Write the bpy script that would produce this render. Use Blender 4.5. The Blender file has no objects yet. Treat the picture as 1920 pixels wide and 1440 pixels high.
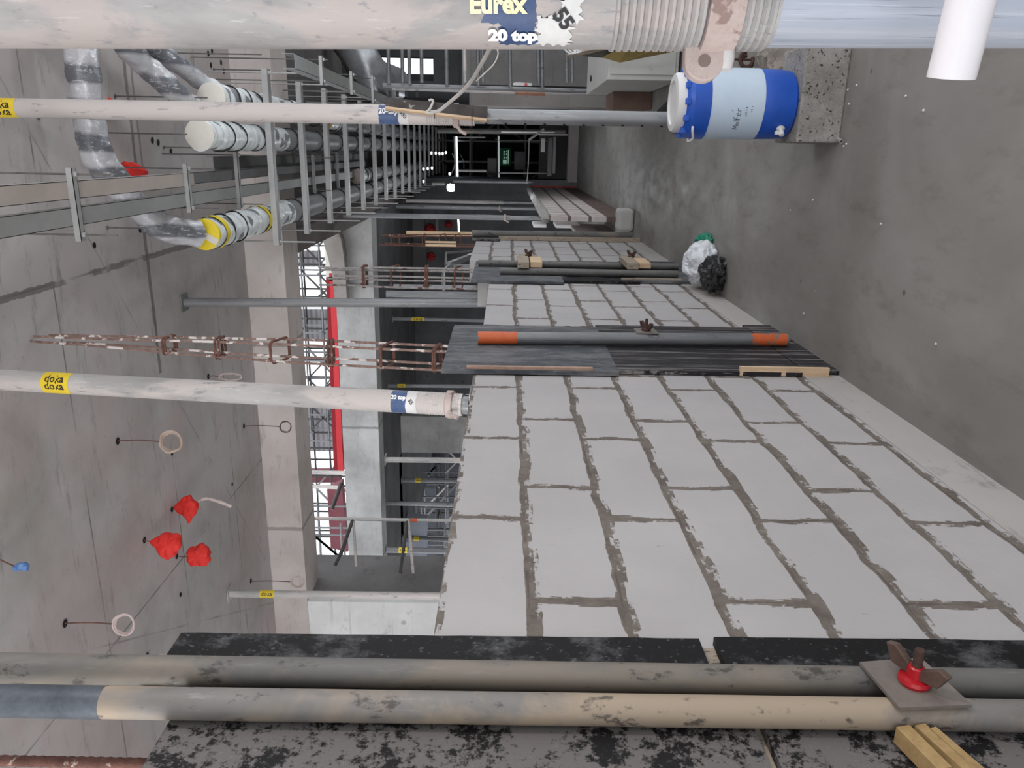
import bpy, math, random
import numpy as np
from mathutils import Vector, Matrix, noise
random.seed(7)
S = bpy.context.scene; COL = S.collection
# ---------------------------------------------------------------- camera
FPX, EYE = 1440.0, 1.52                      # focal length in pixels of a 1920 wide frame, eye height
PSI, PIT, ROL = math.atan(436/1440.), 16/1440., .015
_f0 = Vector((-math.sin(PSI), math.cos(PSI), 0)); _u0 = Vector((math.cos(PSI), math.sin(PSI), 0)); _z = Vector((0, 0, 1))
FW = _f0*math.cos(PIT) - _z*math.sin(PIT); _r = -_z*math.cos(PIT) - _f0*math.sin(PIT)
RT = _r*math.cos(ROL) + _u0*math.sin(ROL); UP = -_r*math.sin(ROL) + _u0*math.cos(ROL)
EYEP = Vector((0, 0, EYE))
cam = bpy.data.cameras.new('camera'); co = bpy.data.objects.new('camera', cam); COL.objects.link(co)
cam.sensor_width = 36; cam.lens = 36*FPX/1920; cam.clip_start = .02; cam.clip_end = 300
M = Matrix((RT, UP, -FW)).transposed().to_4x4(); M.translation = EYEP; co.matrix_world = M
S.camera = co
# ---------------------------------------------------------------- light
W = bpy.data.worlds.new('daylight'); S.world = W; W.use_nodes = True
bg = W.node_tree.nodes['Background']; bg.inputs[0].default_value = (.93, .96, 1, 1); bg.inputs[1].default_value = 1.8
def lamp(name, loc, power, size, color=(1, 1, 1), kind='POINT', rot=(0, 0, 0)):
    l = bpy.data.lights.new(name, kind); l.energy = power; l.color = color
    if kind == 'POINT': l.shadow_soft_size = size
    else: l.size = size
    o = bpy.data.objects.new(name, l); o.location = loc; o.rotation_euler = rot; COL.objects.link(o); return o
lamp('work_lamp', (1.18, .98, 2.45), 62, .05, (1, .93, .9))
lamp('work_lamp_far', (-.6, 13.6, 1.9), 30, .15, (.9, .95, 1))
lamp('corridor_fill', (.95, 5.6, 2.3), 24, .15, (.9, .96, 1))  # added fill for the farther block walls and floor, no fixture there
lamp('left_fill', (-3.2, -1.2, 2.0), 120, 1.6, (1, .97, .95), 'AREA', (math.radians(80), 0, math.radians(-12)))  # added soft fill standing in for daylight from the left
S.view_settings.view_transform = 'Standard'; S.view_settings.look = 'None'
S.view_settings.exposure = 0.0; S.view_settings.gamma = 1.0; S.view_settings.use_curve_mapping = False
# ---------------------------------------------------------------- photo point -> place on a plane
def ray(x, y): return FW + RT*((x-960)/FPX) - UP*((y-720)/FPX)
def onA(ax, x, y, v):
    r = ray(x, y); return EYEP + r*((v-EYEP[ax])/r[ax])
def onX(x, y, v): return onA(0, x, y, v)
def onY(x, y, v): return onA(1, x, y, v)
def onZ(x, y, v): return onA(2, x, y, v)
def onD(x, y, d): return EYEP + ray(x, y)*d
CZ = 4.17; WX = -.95
# ---------------------------------------------------------------- materials
def lin(c):
    return tuple(((v/255.)/12.92 if v/255. <= .04045 else ((v/255.+.055)/1.055)**2.4) for v in c)+(1,)
class NT:
    def __init__(s, name):
        s.m = bpy.data.materials.new(name); s.m.use_nodes = True; s.t = s.m.node_tree; s.b = s.t.nodes['Principled BSDF']
        s.tc = s.n('ShaderNodeTexCoord').outputs['Object']
    def n(s, k, **kw):
        x = s.t.nodes.new(k)
        for a, b in kw.items():
            if a in x.inputs: x.inputs[a].default_value = b
            else: setattr(x, a, b)
        return x
    def l(s, a, b): s.t.links.new(a, b)
    def map(s, scale=(1, 1, 1), loc=(0, 0, 0), rot=(0, 0, 0), src=None):
        x = s.n('ShaderNodeMapping'); x.inputs['Scale'].default_value = scale; x.inputs['Location'].default_value = loc; x.inputs['Rotation'].default_value = rot
        s.l(src or s.tc, x.inputs[0]); return x.outputs[0]
    def noise(s, scale, detail=6, rough=.6, vec=None, dist=0):
        x = s.n('ShaderNodeTexNoise'); x.inputs['Scale'].default_value = scale; x.inputs['Detail'].default_value = detail
        x.inputs['Roughness'].default_value = rough; x.inputs['Distortion'].default_value = dist; s.l(vec or s.tc, x.inputs['Vector']); return x.outputs['Fac']
    def ramp(s, fac, stops):
        x = s.n('ShaderNodeValToRGB'); e = x.color_ramp.elements
        while len(e) < len(stops): e.new(.5)
        for i, (p, c) in enumerate(stops):
            e[i].position = p; e[i].color = c if len(c) == 4 else lin(c)
        s.l(fac, x.inputs[0]); return x.outputs[0]
    def gr(s, fac, a, b):                     # 0..1 grey ramp between two positions
        return s.ramp(fac, [(a, (0, 0, 0, 1)), (b, (1, 1, 1, 1))])
    def mix(s, fac, a, b, mode='MIX'):
        x = s.n('ShaderNodeMix'); x.data_type = 'RGBA'; x.blend_type = mode
        for v, i in ((fac, 0), (a, 6), (b, 7)):
            if isinstance(v, (int, float)): x.inputs[i].default_value = v
            elif isinstance(v, tuple): x.inputs[i].default_value = v if len(v) == 4 else lin(v)
            else: s.l(v, x.inputs[i])
        return x.outputs[2]
    def math(s, op, a, b=0.0):
        x = s.n('ShaderNodeMath'); x.operation = op
        for v, i in ((a, 0), (b, 1)):
            if isinstance(v, (int, float)): x.inputs[i].default_value = v
            else: s.l(v, x.inputs[i])
        return x.outputs[0]
    def bump(s, h, strength=.3, dist=.01):
        x = s.n('ShaderNodeBump'); x.inputs['Strength'].default_value = strength; x.inputs['Distance'].default_value = dist
        s.l(h, x.inputs['Height']); s.l(x.outputs[0], s.b.inputs['Normal'])
    def done(s, col, rough=.8, metal=0., spec=None):
        if isinstance(col, tuple): s.b.inputs['Base Color'].default_value = col if len(col) == 4 else lin(col)
        else: s.l(col, s.b.inputs['Base Color'])
        if isinstance(rough, (int, float)): s.b.inputs['Roughness'].default_value = rough
        else: s.l(rough, s.b.inputs['Roughness'])
        s.b.inputs['Metallic'].default_value = metal
        if spec is not None: s.b.inputs['Specular IOR Level'].default_value = spec
        return s.m
_mc = {}
def surf(name, c1, c2, scale=3, rough=.8, metal=0., bump=.15, fleck=None, fleck_at=.68, fleck_scale=22, stretch=(1, 1, 1), spec=None, lo=.35, hi=.68):
    if name in _mc: return _mc[name]
    t = NT(name); v = t.map(stretch)
    a = t.noise(scale, 8, .65, v); b = t.noise(scale*9, 6, .7, v)
    c = t.ramp(a, [(lo, c1), (hi, c2)])
    c = t.mix(.35, c, t.ramp(b, [(.3, c1), (.7, c2)]))
    if fleck:
        f = t.gr(t.noise(fleck_scale, 5, .6, v), fleck_at, fleck_at+.03); c = t.mix(f, c, fleck)
    if bump: t.bump(b, bump, .004)
    _mc[name] = t.done(c, rough, metal, spec); return _mc[name]
def flat(name, c, rough=.6, metal=0.):
    return surf(name, tuple(max(0, v-8) for v in c), tuple(min(255, v+6) for v in c), 14, rough, metal, .05)
def emit(name, c, k):
    t = NT(name); t.b.inputs['Emission Color'].default_value = lin(c); t.b.inputs['Emission Strength'].default_value = k
    return t.done(c)
def ceiling_mat():
    t = NT('board_marked_concrete')
    big = t.noise(.9, 6, .6); mid = t.noise(5, 8, .7); fine = t.noise(40, 5, .7)
    c = t.ramp(big, [(.3, (158, 154, 150)), (.52, (184, 179, 178)), (.7, (190, 182, 180))])
    c = t.mix(t.math('MULTIPLY', t.gr(mid, .55, .72), .35), c, (128, 122, 120))
    stk = t.noise(1.6, 7, .75, t.map((1, 5, 1), rot=(0, 0, .35)))
    c = t.mix(t.math('MULTIPLY', t.gr(stk, .57, .68), .6), c, (122, 118, 117)); c = t.mix(t.math('MULTIPLY', t.gr(t.noise(.6, 5, .6, t.map(loc=(5, 3, 0))), .5, .6), .35), c, (168, 148, 144))
    c = t.mix(t.math('MULTIPLY', t.gr(fine, .66, .72), .55), c, (92, 88, 86))
    def seams(w, loc, msz):
        b = t.n('ShaderNodeTexBrick'); b.offset = 0; b.inputs['Scale'].default_value = 1; b.inputs['Brick Width'].default_value = w[0]; b.inputs['Row Height'].default_value = w[1]
        b.inputs['Mortar Size'].default_value = msz; b.inputs['Mortar Smooth'].default_value = .3
        t.l(t.map(loc=loc), b.inputs['Vector']); return b.outputs['Fac']
    p = onZ(278, 480, CZ)
    s1 = seams((2.5, 1.25), (-p.x+5, -p.y+5*1.25, 0), .008)
    brk = t.gr(t.noise(2.2, 4, .6, t.map(loc=(3, 9, 0))), .42, .6)
    c = t.mix(t.math('MULTIPLY', t.math('MULTIPLY', s1, brk), .75), c, (98, 94, 92))
    for ang, off, w in ((.62, (2.1, .3, 0), 4.0), (-.5, (.7, 1.9, 0), 5.0)):
        b = t.n('ShaderNodeTexBrick'); b.offset = 0; b.inputs['Scale'].default_value = 1; b.inputs['Brick Width'].default_value = 50; b.inputs['Row Height'].default_value = w
        b.inputs['Mortar Size'].default_value = .012; b.inputs['Mortar Smooth'].default_value = 1; t.l(t.map(loc=off, rot=(0, 0, ang)), b.inputs['Vector'])
        c = t.mix(t.math('MULTIPLY', t.math('MULTIPLY', b.outputs['Fac'], brk), .55), c, (95, 91, 90))
    sp = t.n('ShaderNodeSeparateXYZ'); t.l(t.map(), sp.inputs[0]); wv = t.math('MULTIPLY', t.math('SUBTRACT', t.noise(9, 5, .7), .5), .05)
    def band(comp, v, w, lo=.45, hi=.52, lim=None):
        d = t.math('ABSOLUTE', t.math('ADD', t.math('SUBTRACT', sp.outputs[comp], v), wv)); m = t.math('LESS_THAN', d, w)
        m = t.math('MULTIPLY', m, t.gr(t.noise(1.7, 4, .6, t.map(loc=(v*3, 1, 0))), lo, hi))
        if lim: m = t.math('MULTIPLY', m, t.math(lim[1], sp.outputs[lim[0]], lim[2]))
        return m
    c = t.mix(t.math('MULTIPLY', band(0, onZ(215, 500, CZ).x, .022, .4, .46), .8), c, (108, 105, 100))
    c = t.mix(t.math('MULTIPLY', band(1, onZ(280, 520, CZ).y, .02, .35, .4, (0, 'GREATER_THAN', onZ(300, 700, CZ).x)), .75), c, (96, 92, 90))
    c = t.mix(t.math('MULTIPLY', band(1, onZ(252, 180, CZ).y, .012, .3, .34, (0, 'GREATER_THAN', onZ(280, 320, CZ).x)), .6), c, (90, 87, 86))
    t.bump(mid, .12, .004); return t.done(c, .75)
def concrete(name, c1, c2, tie=True, sc=1.3):
    if name in _mc: return _mc[name]
    t = NT(name)
    c = t.ramp(t.noise(sc, 7, .62), [(.34, c1), (.66, c2)])
    d = tuple(int(v*.72) for v in c1)
    c = t.mix(t.math('MULTIPLY', t.gr(t.noise(6, 7, .7), .58, .7), .55), c, d)
    c = t.mix(t.math('MULTIPLY', t.gr(t.noise(3, 6, .7, t.map((.25, 1, 5))), .6, .66), .35), c, d)
    if tie:
        v = t.n('ShaderNodeTexVoronoi'); v.inputs['Scale'].default_value = 1.5; t.l(t.tc, v.inputs['Vector'])
        c = t.mix(t.math('MULTIPLY', t.math('SUBTRACT', 1, t.gr(v.outputs['Distance'], .045, .06)), .6), c, d)
    t.bump(t.noise(14, 7, .7), .15, .004); _mc[name] = t.done(c, .8); return _mc[name]
def beam_mat(name, c1, c2, pitch, x0):
    t = NT(name)
    c = t.ramp(t.noise(1.3, 7, .62), [(.34, c1), (.66, c2)]); d = tuple(int(v*.74) for v in c1)
    c = t.mix(t.math('MULTIPLY', t.gr(t.noise(6, 7, .7, t.map((.4, 1, 2))), .57, .68), .5), c, d)
    sp = t.n('ShaderNodeSeparateXYZ'); t.l(t.tc, sp.inputs[0]); wv = t.math('MULTIPLY', t.math('SUBTRACT', t.noise(7, 5, .7), .5), .04)
    m = t.math('ABSOLUTE', t.math('SUBTRACT', t.math('MODULO', t.math('ADD', t.math('ADD', sp.outputs[0], wv), x0+pitch*20), pitch), pitch/2))
    c = t.mix(t.math('MULTIPLY', t.math('LESS_THAN', m, .022), .7), c, d)
    fr = t.n('ShaderNodeTexVoronoi'); fr.inputs['Scale'].default_value = 1.25; t.l(t.tc, fr.inputs['Vector'])
    c = t.mix(t.math('MULTIPLY', t.math('SUBTRACT', 1, t.gr(fr.outputs['Distance'], .04, .055)), .6), c, d)
    t.bump(t.noise(14, 7, .7), .15, .004); return t.done(c, .8)
def floor_mat():
    t = NT('cement_screed')
    a = t.noise(.7, 7, .6, dist=.6); b = t.noise(3.5, 8, .7, t.map((2.2, .8, 1), rot=(0, 0, .3))); f = t.noise(60, 5, .6)
    c = t.ramp(a, [(.3, (116, 113, 107)), (.5, (132, 128, 124)), (.7, (154, 154, 150))])
    c = t.mix(t.math('MULTIPLY', t.gr(b, .54, .68), .45), c, (104, 100, 96))
    c = t.mix(t.math('MULTIPLY', t.gr(t.noise(8, 6, .8, t.map((4, .6, 1))), .62, .68), .3), c, (160, 158, 155))
    v = t.n('ShaderNodeTexVoronoi'); v.inputs['Scale'].default_value = 3.2; t.l(t.tc, v.inputs['Vector'])
    c = t.mix(t.math('MULTIPLY', t.math('SUBTRACT', 1, t.gr(v.outputs['Distance'], .025, .045)), .7), c, (66, 62, 58))
    v2 = t.n('ShaderNodeTexVoronoi'); v2.inputs['Scale'].default_value = 5.1; t.l(t.map(loc=(4, 2, 0)), v2.inputs['Vector'])
    c = t.mix(t.math('MULTIPLY', t.math('SUBTRACT', 1, t.gr(v2.outputs['Distance'], .014, .02)), .9), c, (225, 225, 222))
    t.bump(b, .18, .006)
    return t.done(c, t.ramp(b, [(.3, (.42, .42, .42, 1)), (.7, (.7, .7, .7, 1))]))
def block_mat():
    t = NT('aerated_blocks_with_mortar')
    sep = t.n('ShaderNodeSeparateXYZ'); t.l(t.tc, sep.inputs[0])
    cmb = t.n('ShaderNodeCombineXYZ'); t.l(sep.outputs[1], cmb.inputs[0]); t.l(sep.outputs[2], cmb.inputs[1])
    yz = cmb.outputs[0]
    wob = t.n('ShaderNodeTexNoise'); wob.inputs['Scale'].default_value = 5; wob.inputs['Detail'].default_value = 5; t.l(yz, wob.inputs['Vector'])
    def warp(k):
        a = t.n('ShaderNodeVectorMath'); a.operation = 'SUBTRACT'; t.l(wob.outputs['Color'], a.inputs[0]); a.inputs[1].default_value = (.5, .5, .5)
        b = t.n('ShaderNodeVectorMath'); b.operation = 'MULTIPLY'; t.l(a.outputs[0], b.inputs[0]); b.inputs[1].default_value = (k, k, 0)
        c = t.n('ShaderNodeVectorMath'); t.l(yz, c.inputs[0]); t.l(b.outputs[0], c.inputs[1]); return c.outputs[0]
    def brick(src, msz, off=(0, 0, 0)):
        b = t.n('ShaderNodeTexBrick'); b.offset = .333; b.offset_frequency = 2; b.inputs['Scale'].default_value = 1
        b.inputs['Brick Width'].default_value = .60; b.inputs['Row Height'].default_value = .21
        b.inputs['Mortar Size'].default_value = msz; b.inputs['Mortar Smooth'].default_value = .12
        b.inputs['Color1'].default_value = (0, 0, 0, 1); b.inputs['Color2'].default_value = (1, 1, 1, 1); b.inputs['Mortar'].default_value = (.5, .5, .5, 1)
        t.l(t.map(loc=(-2.09+6.0+off[0], -1.668+.21*11+off[1], 0), src=src), b.inputs['Vector']); return b
    w1 = warp(.016); w2 = warp(.045)
    thin = brick(w1, .0065); wide = brick(w2, .019, (0, .009, 0)); wide2 = brick(w2, .0125, (0, .004, 0))
    n1 = t.gr(t.noise(8, 8, .72, yz), .50, .53); n2 = t.gr(t.noise(22, 6, .7, yz), .42, .47)
    smear = t.math('MULTIPLY', wide.outputs['Fac'], n1); smear2 = t.math('MULTIPLY', wide2.outputs['Fac'], n2)
    fac = t.math('MAXIMUM', t.math('MAXIMUM', smear, smear2), thin.outputs['Fac'])
    base = t.ramp(t.noise(2.2, 5, .6), [(.35, (168, 165, 165)), (.65, (176, 173, 173))])
    base = t.mix(t.math('MULTIPLY', t.gr(t.noise(30, 4, .6, t.map((1, 3, 1))), .71, .74), .55), base, (120, 114, 110))
    mort = t.ramp(t.noise(14, 7, .7), [(.35, (92, 83, 77)), (.6, (116, 108, 101)), (.72, (134, 127, 120))])
    gap = brick(w1, .0028); crack = t.math('MULTIPLY', gap.outputs['Fac'], t.gr(t.noise(6, 4, .6, yz), .5, .58))
    c = t.mix(fac, base, mort); c = t.mix(t.math('MULTIPLY', crack, .6), c, (78, 68, 62))
    h = t.math('ADD', t.math('MULTIPLY', t.math('SUBTRACT', 1, thin.outputs['Fac']), .6), t.math('MULTIPLY', t.math('ADD', smear, t.noise(40, 5, .6)), .5))
    t.bump(h, .45, .006); return t.done(c, .85)
def panel_mat(name, dark, grey, lo, hi, sc=5, streak=(1, 1, 1)):
    t = NT(name); a = t.noise(sc, 9, .72, t.map(streak)); b = t.noise(sc*5, 8, .75, t.map(streak)); l = t.noise(1.3, 4, .6)
    k = t.math('ADD', t.math('MULTIPLY', a, .55), t.math('ADD', t.math('MULTIPLY', b, .35), t.math('MULTIPLY', l, .1)))
    c = t.mix(t.gr(k, lo, hi), dark, grey)
    c = t.mix(t.math('MULTIPLY', t.gr(t.noise(sc*14, 4, .6, t.map(streak)), .62, .68), .5), c, tuple(int(v*1.2) for v in grey))
    t.bump(b, .2, .003); return t.done(c, .6, 0, .25)
def steel_mat(name, base, patch, dark, pk=.5, metal=.25, rough=.5, axis=(1, 1, .25)):
    t = NT(name); v = t.map(axis)
    c = t.ramp(t.noise(7, 8, .65, v), [(.32, tuple(int(x*.85) for x in base)), (.66, base)])
    c = t.mix(t.math('MULTIPLY', t.gr(t.noise(3.1, 6, .6, v, .5), pk, pk+.08), .8), c, patch)
    c = t.mix(t.math('MULTIPLY', t.gr(t.noise(24, 8, .7, v), .58, .64), .8), c, dark); c = t.mix(t.math('MULTIPLY', t.gr(t.noise(60, 5, .7, t.map(tuple(a*b for a, b in zip(axis, (1, 1, .3))))), .6, .68), .4), c, tuple(min(255, int(x*1.25)) for x in base))
    t.bump(t.noise(40, 6, .7, v), .12, .002); return t.done(c, rough, metal)
CEIL = ceiling_mat(); FLR = floor_mat(); BLK = block_mat()
C_BEAM = beam_mat('beam_concrete_pinkish', (184, 173, 168), (206, 198, 194), 2.15, 4.15+1.07); C_GREY = beam_mat('beam_concrete_grey', (144, 143, 142), (184, 183, 182), 2.6, .9)
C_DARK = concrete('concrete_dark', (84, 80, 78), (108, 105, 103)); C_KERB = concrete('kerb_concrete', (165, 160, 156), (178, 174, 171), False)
C_WALL = concrete('wall_concrete_pale', (214, 214, 214), (238, 238, 237)); C_HALL = concrete('hall_concrete', (70, 70, 72), (96, 97, 99))  # hall concrete coloured dark for the lack of light in there
P_BLK = panel_mat('black_film_plywood', (15, 15, 17), (92, 93, 95), .5, .63, 6, (1, 1, .8)); P_GRY = panel_mat('cement_caked_plywood', (24, 23, 25), (106, 102, 101), .465, .50, 11)
P_SLT = panel_mat('slate_grey_plywood', (66, 70, 76), (120, 120, 122), .45, .6, 6, (1, 1, .3)); P_STR = panel_mat('striped_black_plywood', (38, 36, 40), (132, 128, 126), .52, .55, 7, (1, 6, .1))
T_BEI = steel_mat('stained_tube_steel', (128, 124, 121), (166, 148, 126), (60, 56, 54), .5, .05, .6, (1, 1, .6)); T_GRY = steel_mat('galvanised_tube', (135, 136, 138), (112, 114, 118), (80, 80, 82), .5, .35, .45)
T_DRK = steel_mat('dirty_grey_tube', (106, 105, 103), (128, 119, 107), (52, 49, 47), .54, .1, .6, (1, 1, .5))
T_PROP = steel_mat('prop_outer_steel', (190, 188, 186), (206, 198, 194), (140, 140, 142), .46, .25, .5); T_IN = steel_mat('prop_inner_steel', (150, 152, 154), (128, 130, 132), (100, 100, 102), .5, .4, .42)
T_NEAR = steel_mat('cement_dusted_steel', (164, 162, 161), (178, 168, 164), (136, 135, 139), .5, .1, .65, (3, 3, 1.2)); T_BLUE = steel_mat('smooth_bluish_tube', (186, 192, 204), (160, 168, 184), (120, 124, 140), .5, .2, .38, (7, 7, .12))
RUSTP = surf('dusty_pink_cast_iron', (168, 148, 142), (196, 184, 180), 12, .8, 0, .4, (140, 118, 112), .62, 18); RUST = surf('rusty_rebar', (72, 42, 36), (122, 84, 72), 30, .85, 0, .5, (178, 160, 150), .62, 16)
RUSTL = surf('cement_splashed_rebar', (96, 70, 62), (150, 126, 116), 26, .8, 0, .4, (205, 198, 194), .55, 14); RUSTG = surf('grey_rebar', (110, 104, 102), (170, 166, 164), 26, .7, .1, .3, (92, 58, 50), .6, 14)
RUSTD = surf('dark_rusty_iron', (52, 34, 30), (92, 66, 58), 30, .8, 0, .4); ZINC = surf('zinc_channel', (158, 158, 158), (184, 184, 184), 8, .45, .4, .05); ZINCD = surf('zinc_tray_sheet', (132, 134, 133), (152, 153, 151), 2, .5, .05, .03); TRAYB = surf('dull_brown_tray_sheet', (160, 152, 146), (184, 172, 164), 1.5, .6, 0, .03); TRAYD = surf('dark_tray_sheet', (92, 92, 94), (112, 112, 112), 2, .6)
RED = surf('red_cloth', (196, 30, 26), (232, 52, 40), 9, .7, 0, .3); BLUEC = surf('blue_film', (40, 84, 150), (120, 160, 210), 20, .4); REDS = surf('red_painted_steel', (186, 22, 34), (214, 40, 50), 1.2, .45, 0, .02)
MARO = surf('maroon_painted_steel', (112, 52, 62), (140, 76, 86), 1.2, .6); WHT = surf('white_plastic', (222, 222, 222), (236, 236, 236), 6, .35, 0, .03); YEL = surf('yellow_sheet', (214, 188, 20), (236, 212, 40), 8, .5, 0, .08, (170, 146, 20), .66, 20)
YSTK = surf('yellow_sticker', (216, 186, 40), (232, 204, 60), 20, .5); BSTK = surf('blue_sticker', (40, 60, 100), (74, 98, 140), 14, .5, 0, .1, (150, 160, 178), .62, 10); PAPER = surf('white_paper_label', (196, 195, 195), (222, 222, 220), 14, .7); BLACK = flat('black_rubber', (24, 24, 26), .6)
INK = flat('black_ink', (28, 28, 32), .6); WINK = flat('white_ink', (236, 236, 236), .6); RINK = flat('red_ink', (190, 30, 40), .6); WOOD = surf('raw_timber', (188, 158, 126), (222, 196, 164), 6, .75, 0, .2, None, .7, 20, (6, 6, 1)); WOODO = surf('orange_timber_end', (172, 112, 72), (196, 140, 96), 9, .75)
WOODG = surf('weathered_timber', (138, 126, 112), (176, 162, 146), 6, .8, 0, .3, (90, 82, 74), .6, 16, (5, 5, 1)); ORNG = surf('orange_paint', (186, 82, 40), (212, 104, 56), 12, .5, 0, .1, (128, 116, 110), .6, 16); HOLE = flat('black_hole', (12, 11, 11), .9)
CREAM = surf('cream_painted_steel', (206, 200, 192), (220, 214, 206), 2, .6); CMU = surf('porous_cement_block', (118, 114, 110), (172, 169, 164), 7, .9, 0, .8, (58, 56, 54), .6, 62); CARD = surf('brown_box_board', (112, 88, 78), (132, 108, 98), 4, .8)
def wrap_mat():
    t = NT('milky_plastic_wrap'); v = t.map((1, 1, 1)); a = t.noise(6, 6, .6, v, 1.2)
    w = t.n('ShaderNodeTexWave'); w.inputs['Scale'].default_value = 2.6; w.inputs['Distortion'].default_value = 5; w.inputs['Detail'].default_value = 3; w.bands_direction = 'Y'; t.l(v, w.inputs['Vector'])
    c = t.ramp(a, [(.3, (206, 212, 214)), (.7, (238, 242, 243))]); c = t.mix(t.math('MULTIPLY', t.gr(w.outputs['Fac'], .88, .99), .4), c, (140, 148, 154))
    t.bump(t.noise(9, 5, .6, v, 1.5), .5, .012); return t.done(c, .3)
WRAP = wrap_mat()
def foil_mat():
    t = NT('clear_film_over_duct'); v = t.map((1, 1, 1)); w = t.n('ShaderNodeTexWave'); w.inputs['Scale'].default_value = 1.7; w.inputs['Distortion'].default_value = 3; w.bands_direction = 'X'; t.l(v, w.inputs['Vector'])
    c = t.ramp(w.outputs['Fac'], [(.35, (112, 114, 120)), (.55, (168, 168, 174)), (.7, (190, 190, 194))])
    c = t.mix(t.math('MULTIPLY', t.gr(t.noise(16, 6, .7, t.map((3, 1, 1)), 1), .56, .64), .7), c, (215, 215, 218)); t.bump(t.noise(14, 6, .6, v, 1.5), .6, .012); return t.done(c, .22, .15)
FOIL = foil_mat(); PIPEG = surf('grey_pipe', (112, 114, 116), (140, 142, 144), 3, .45); CAPW = surf('beige_cap_film', (206, 201, 192), (218, 214, 206), 9, .6)
BAGW = surf('clear_white_bag', (198, 202, 208), (232, 234, 238), 8, .3, 0, .2); BAGB = surf('black_bag', (30, 30, 32), (52, 52, 54), 9, .35); GRN = surf('green_plastic', (14, 110, 86), (40, 150, 120), 12, .5)
BLU = surf('cooler_blue', (22, 74, 170), (34, 92, 196), 6, .4, 0, .04); PALE = surf('cooler_pale_blue', (186, 206, 226), (204, 218, 232), 3, .45, 0, .03); CABW = surf('off_white_cabinet', (182, 182, 178), (196, 196, 193), 2, .55, 0, .03, (150, 148, 144), .7, 9)
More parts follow.
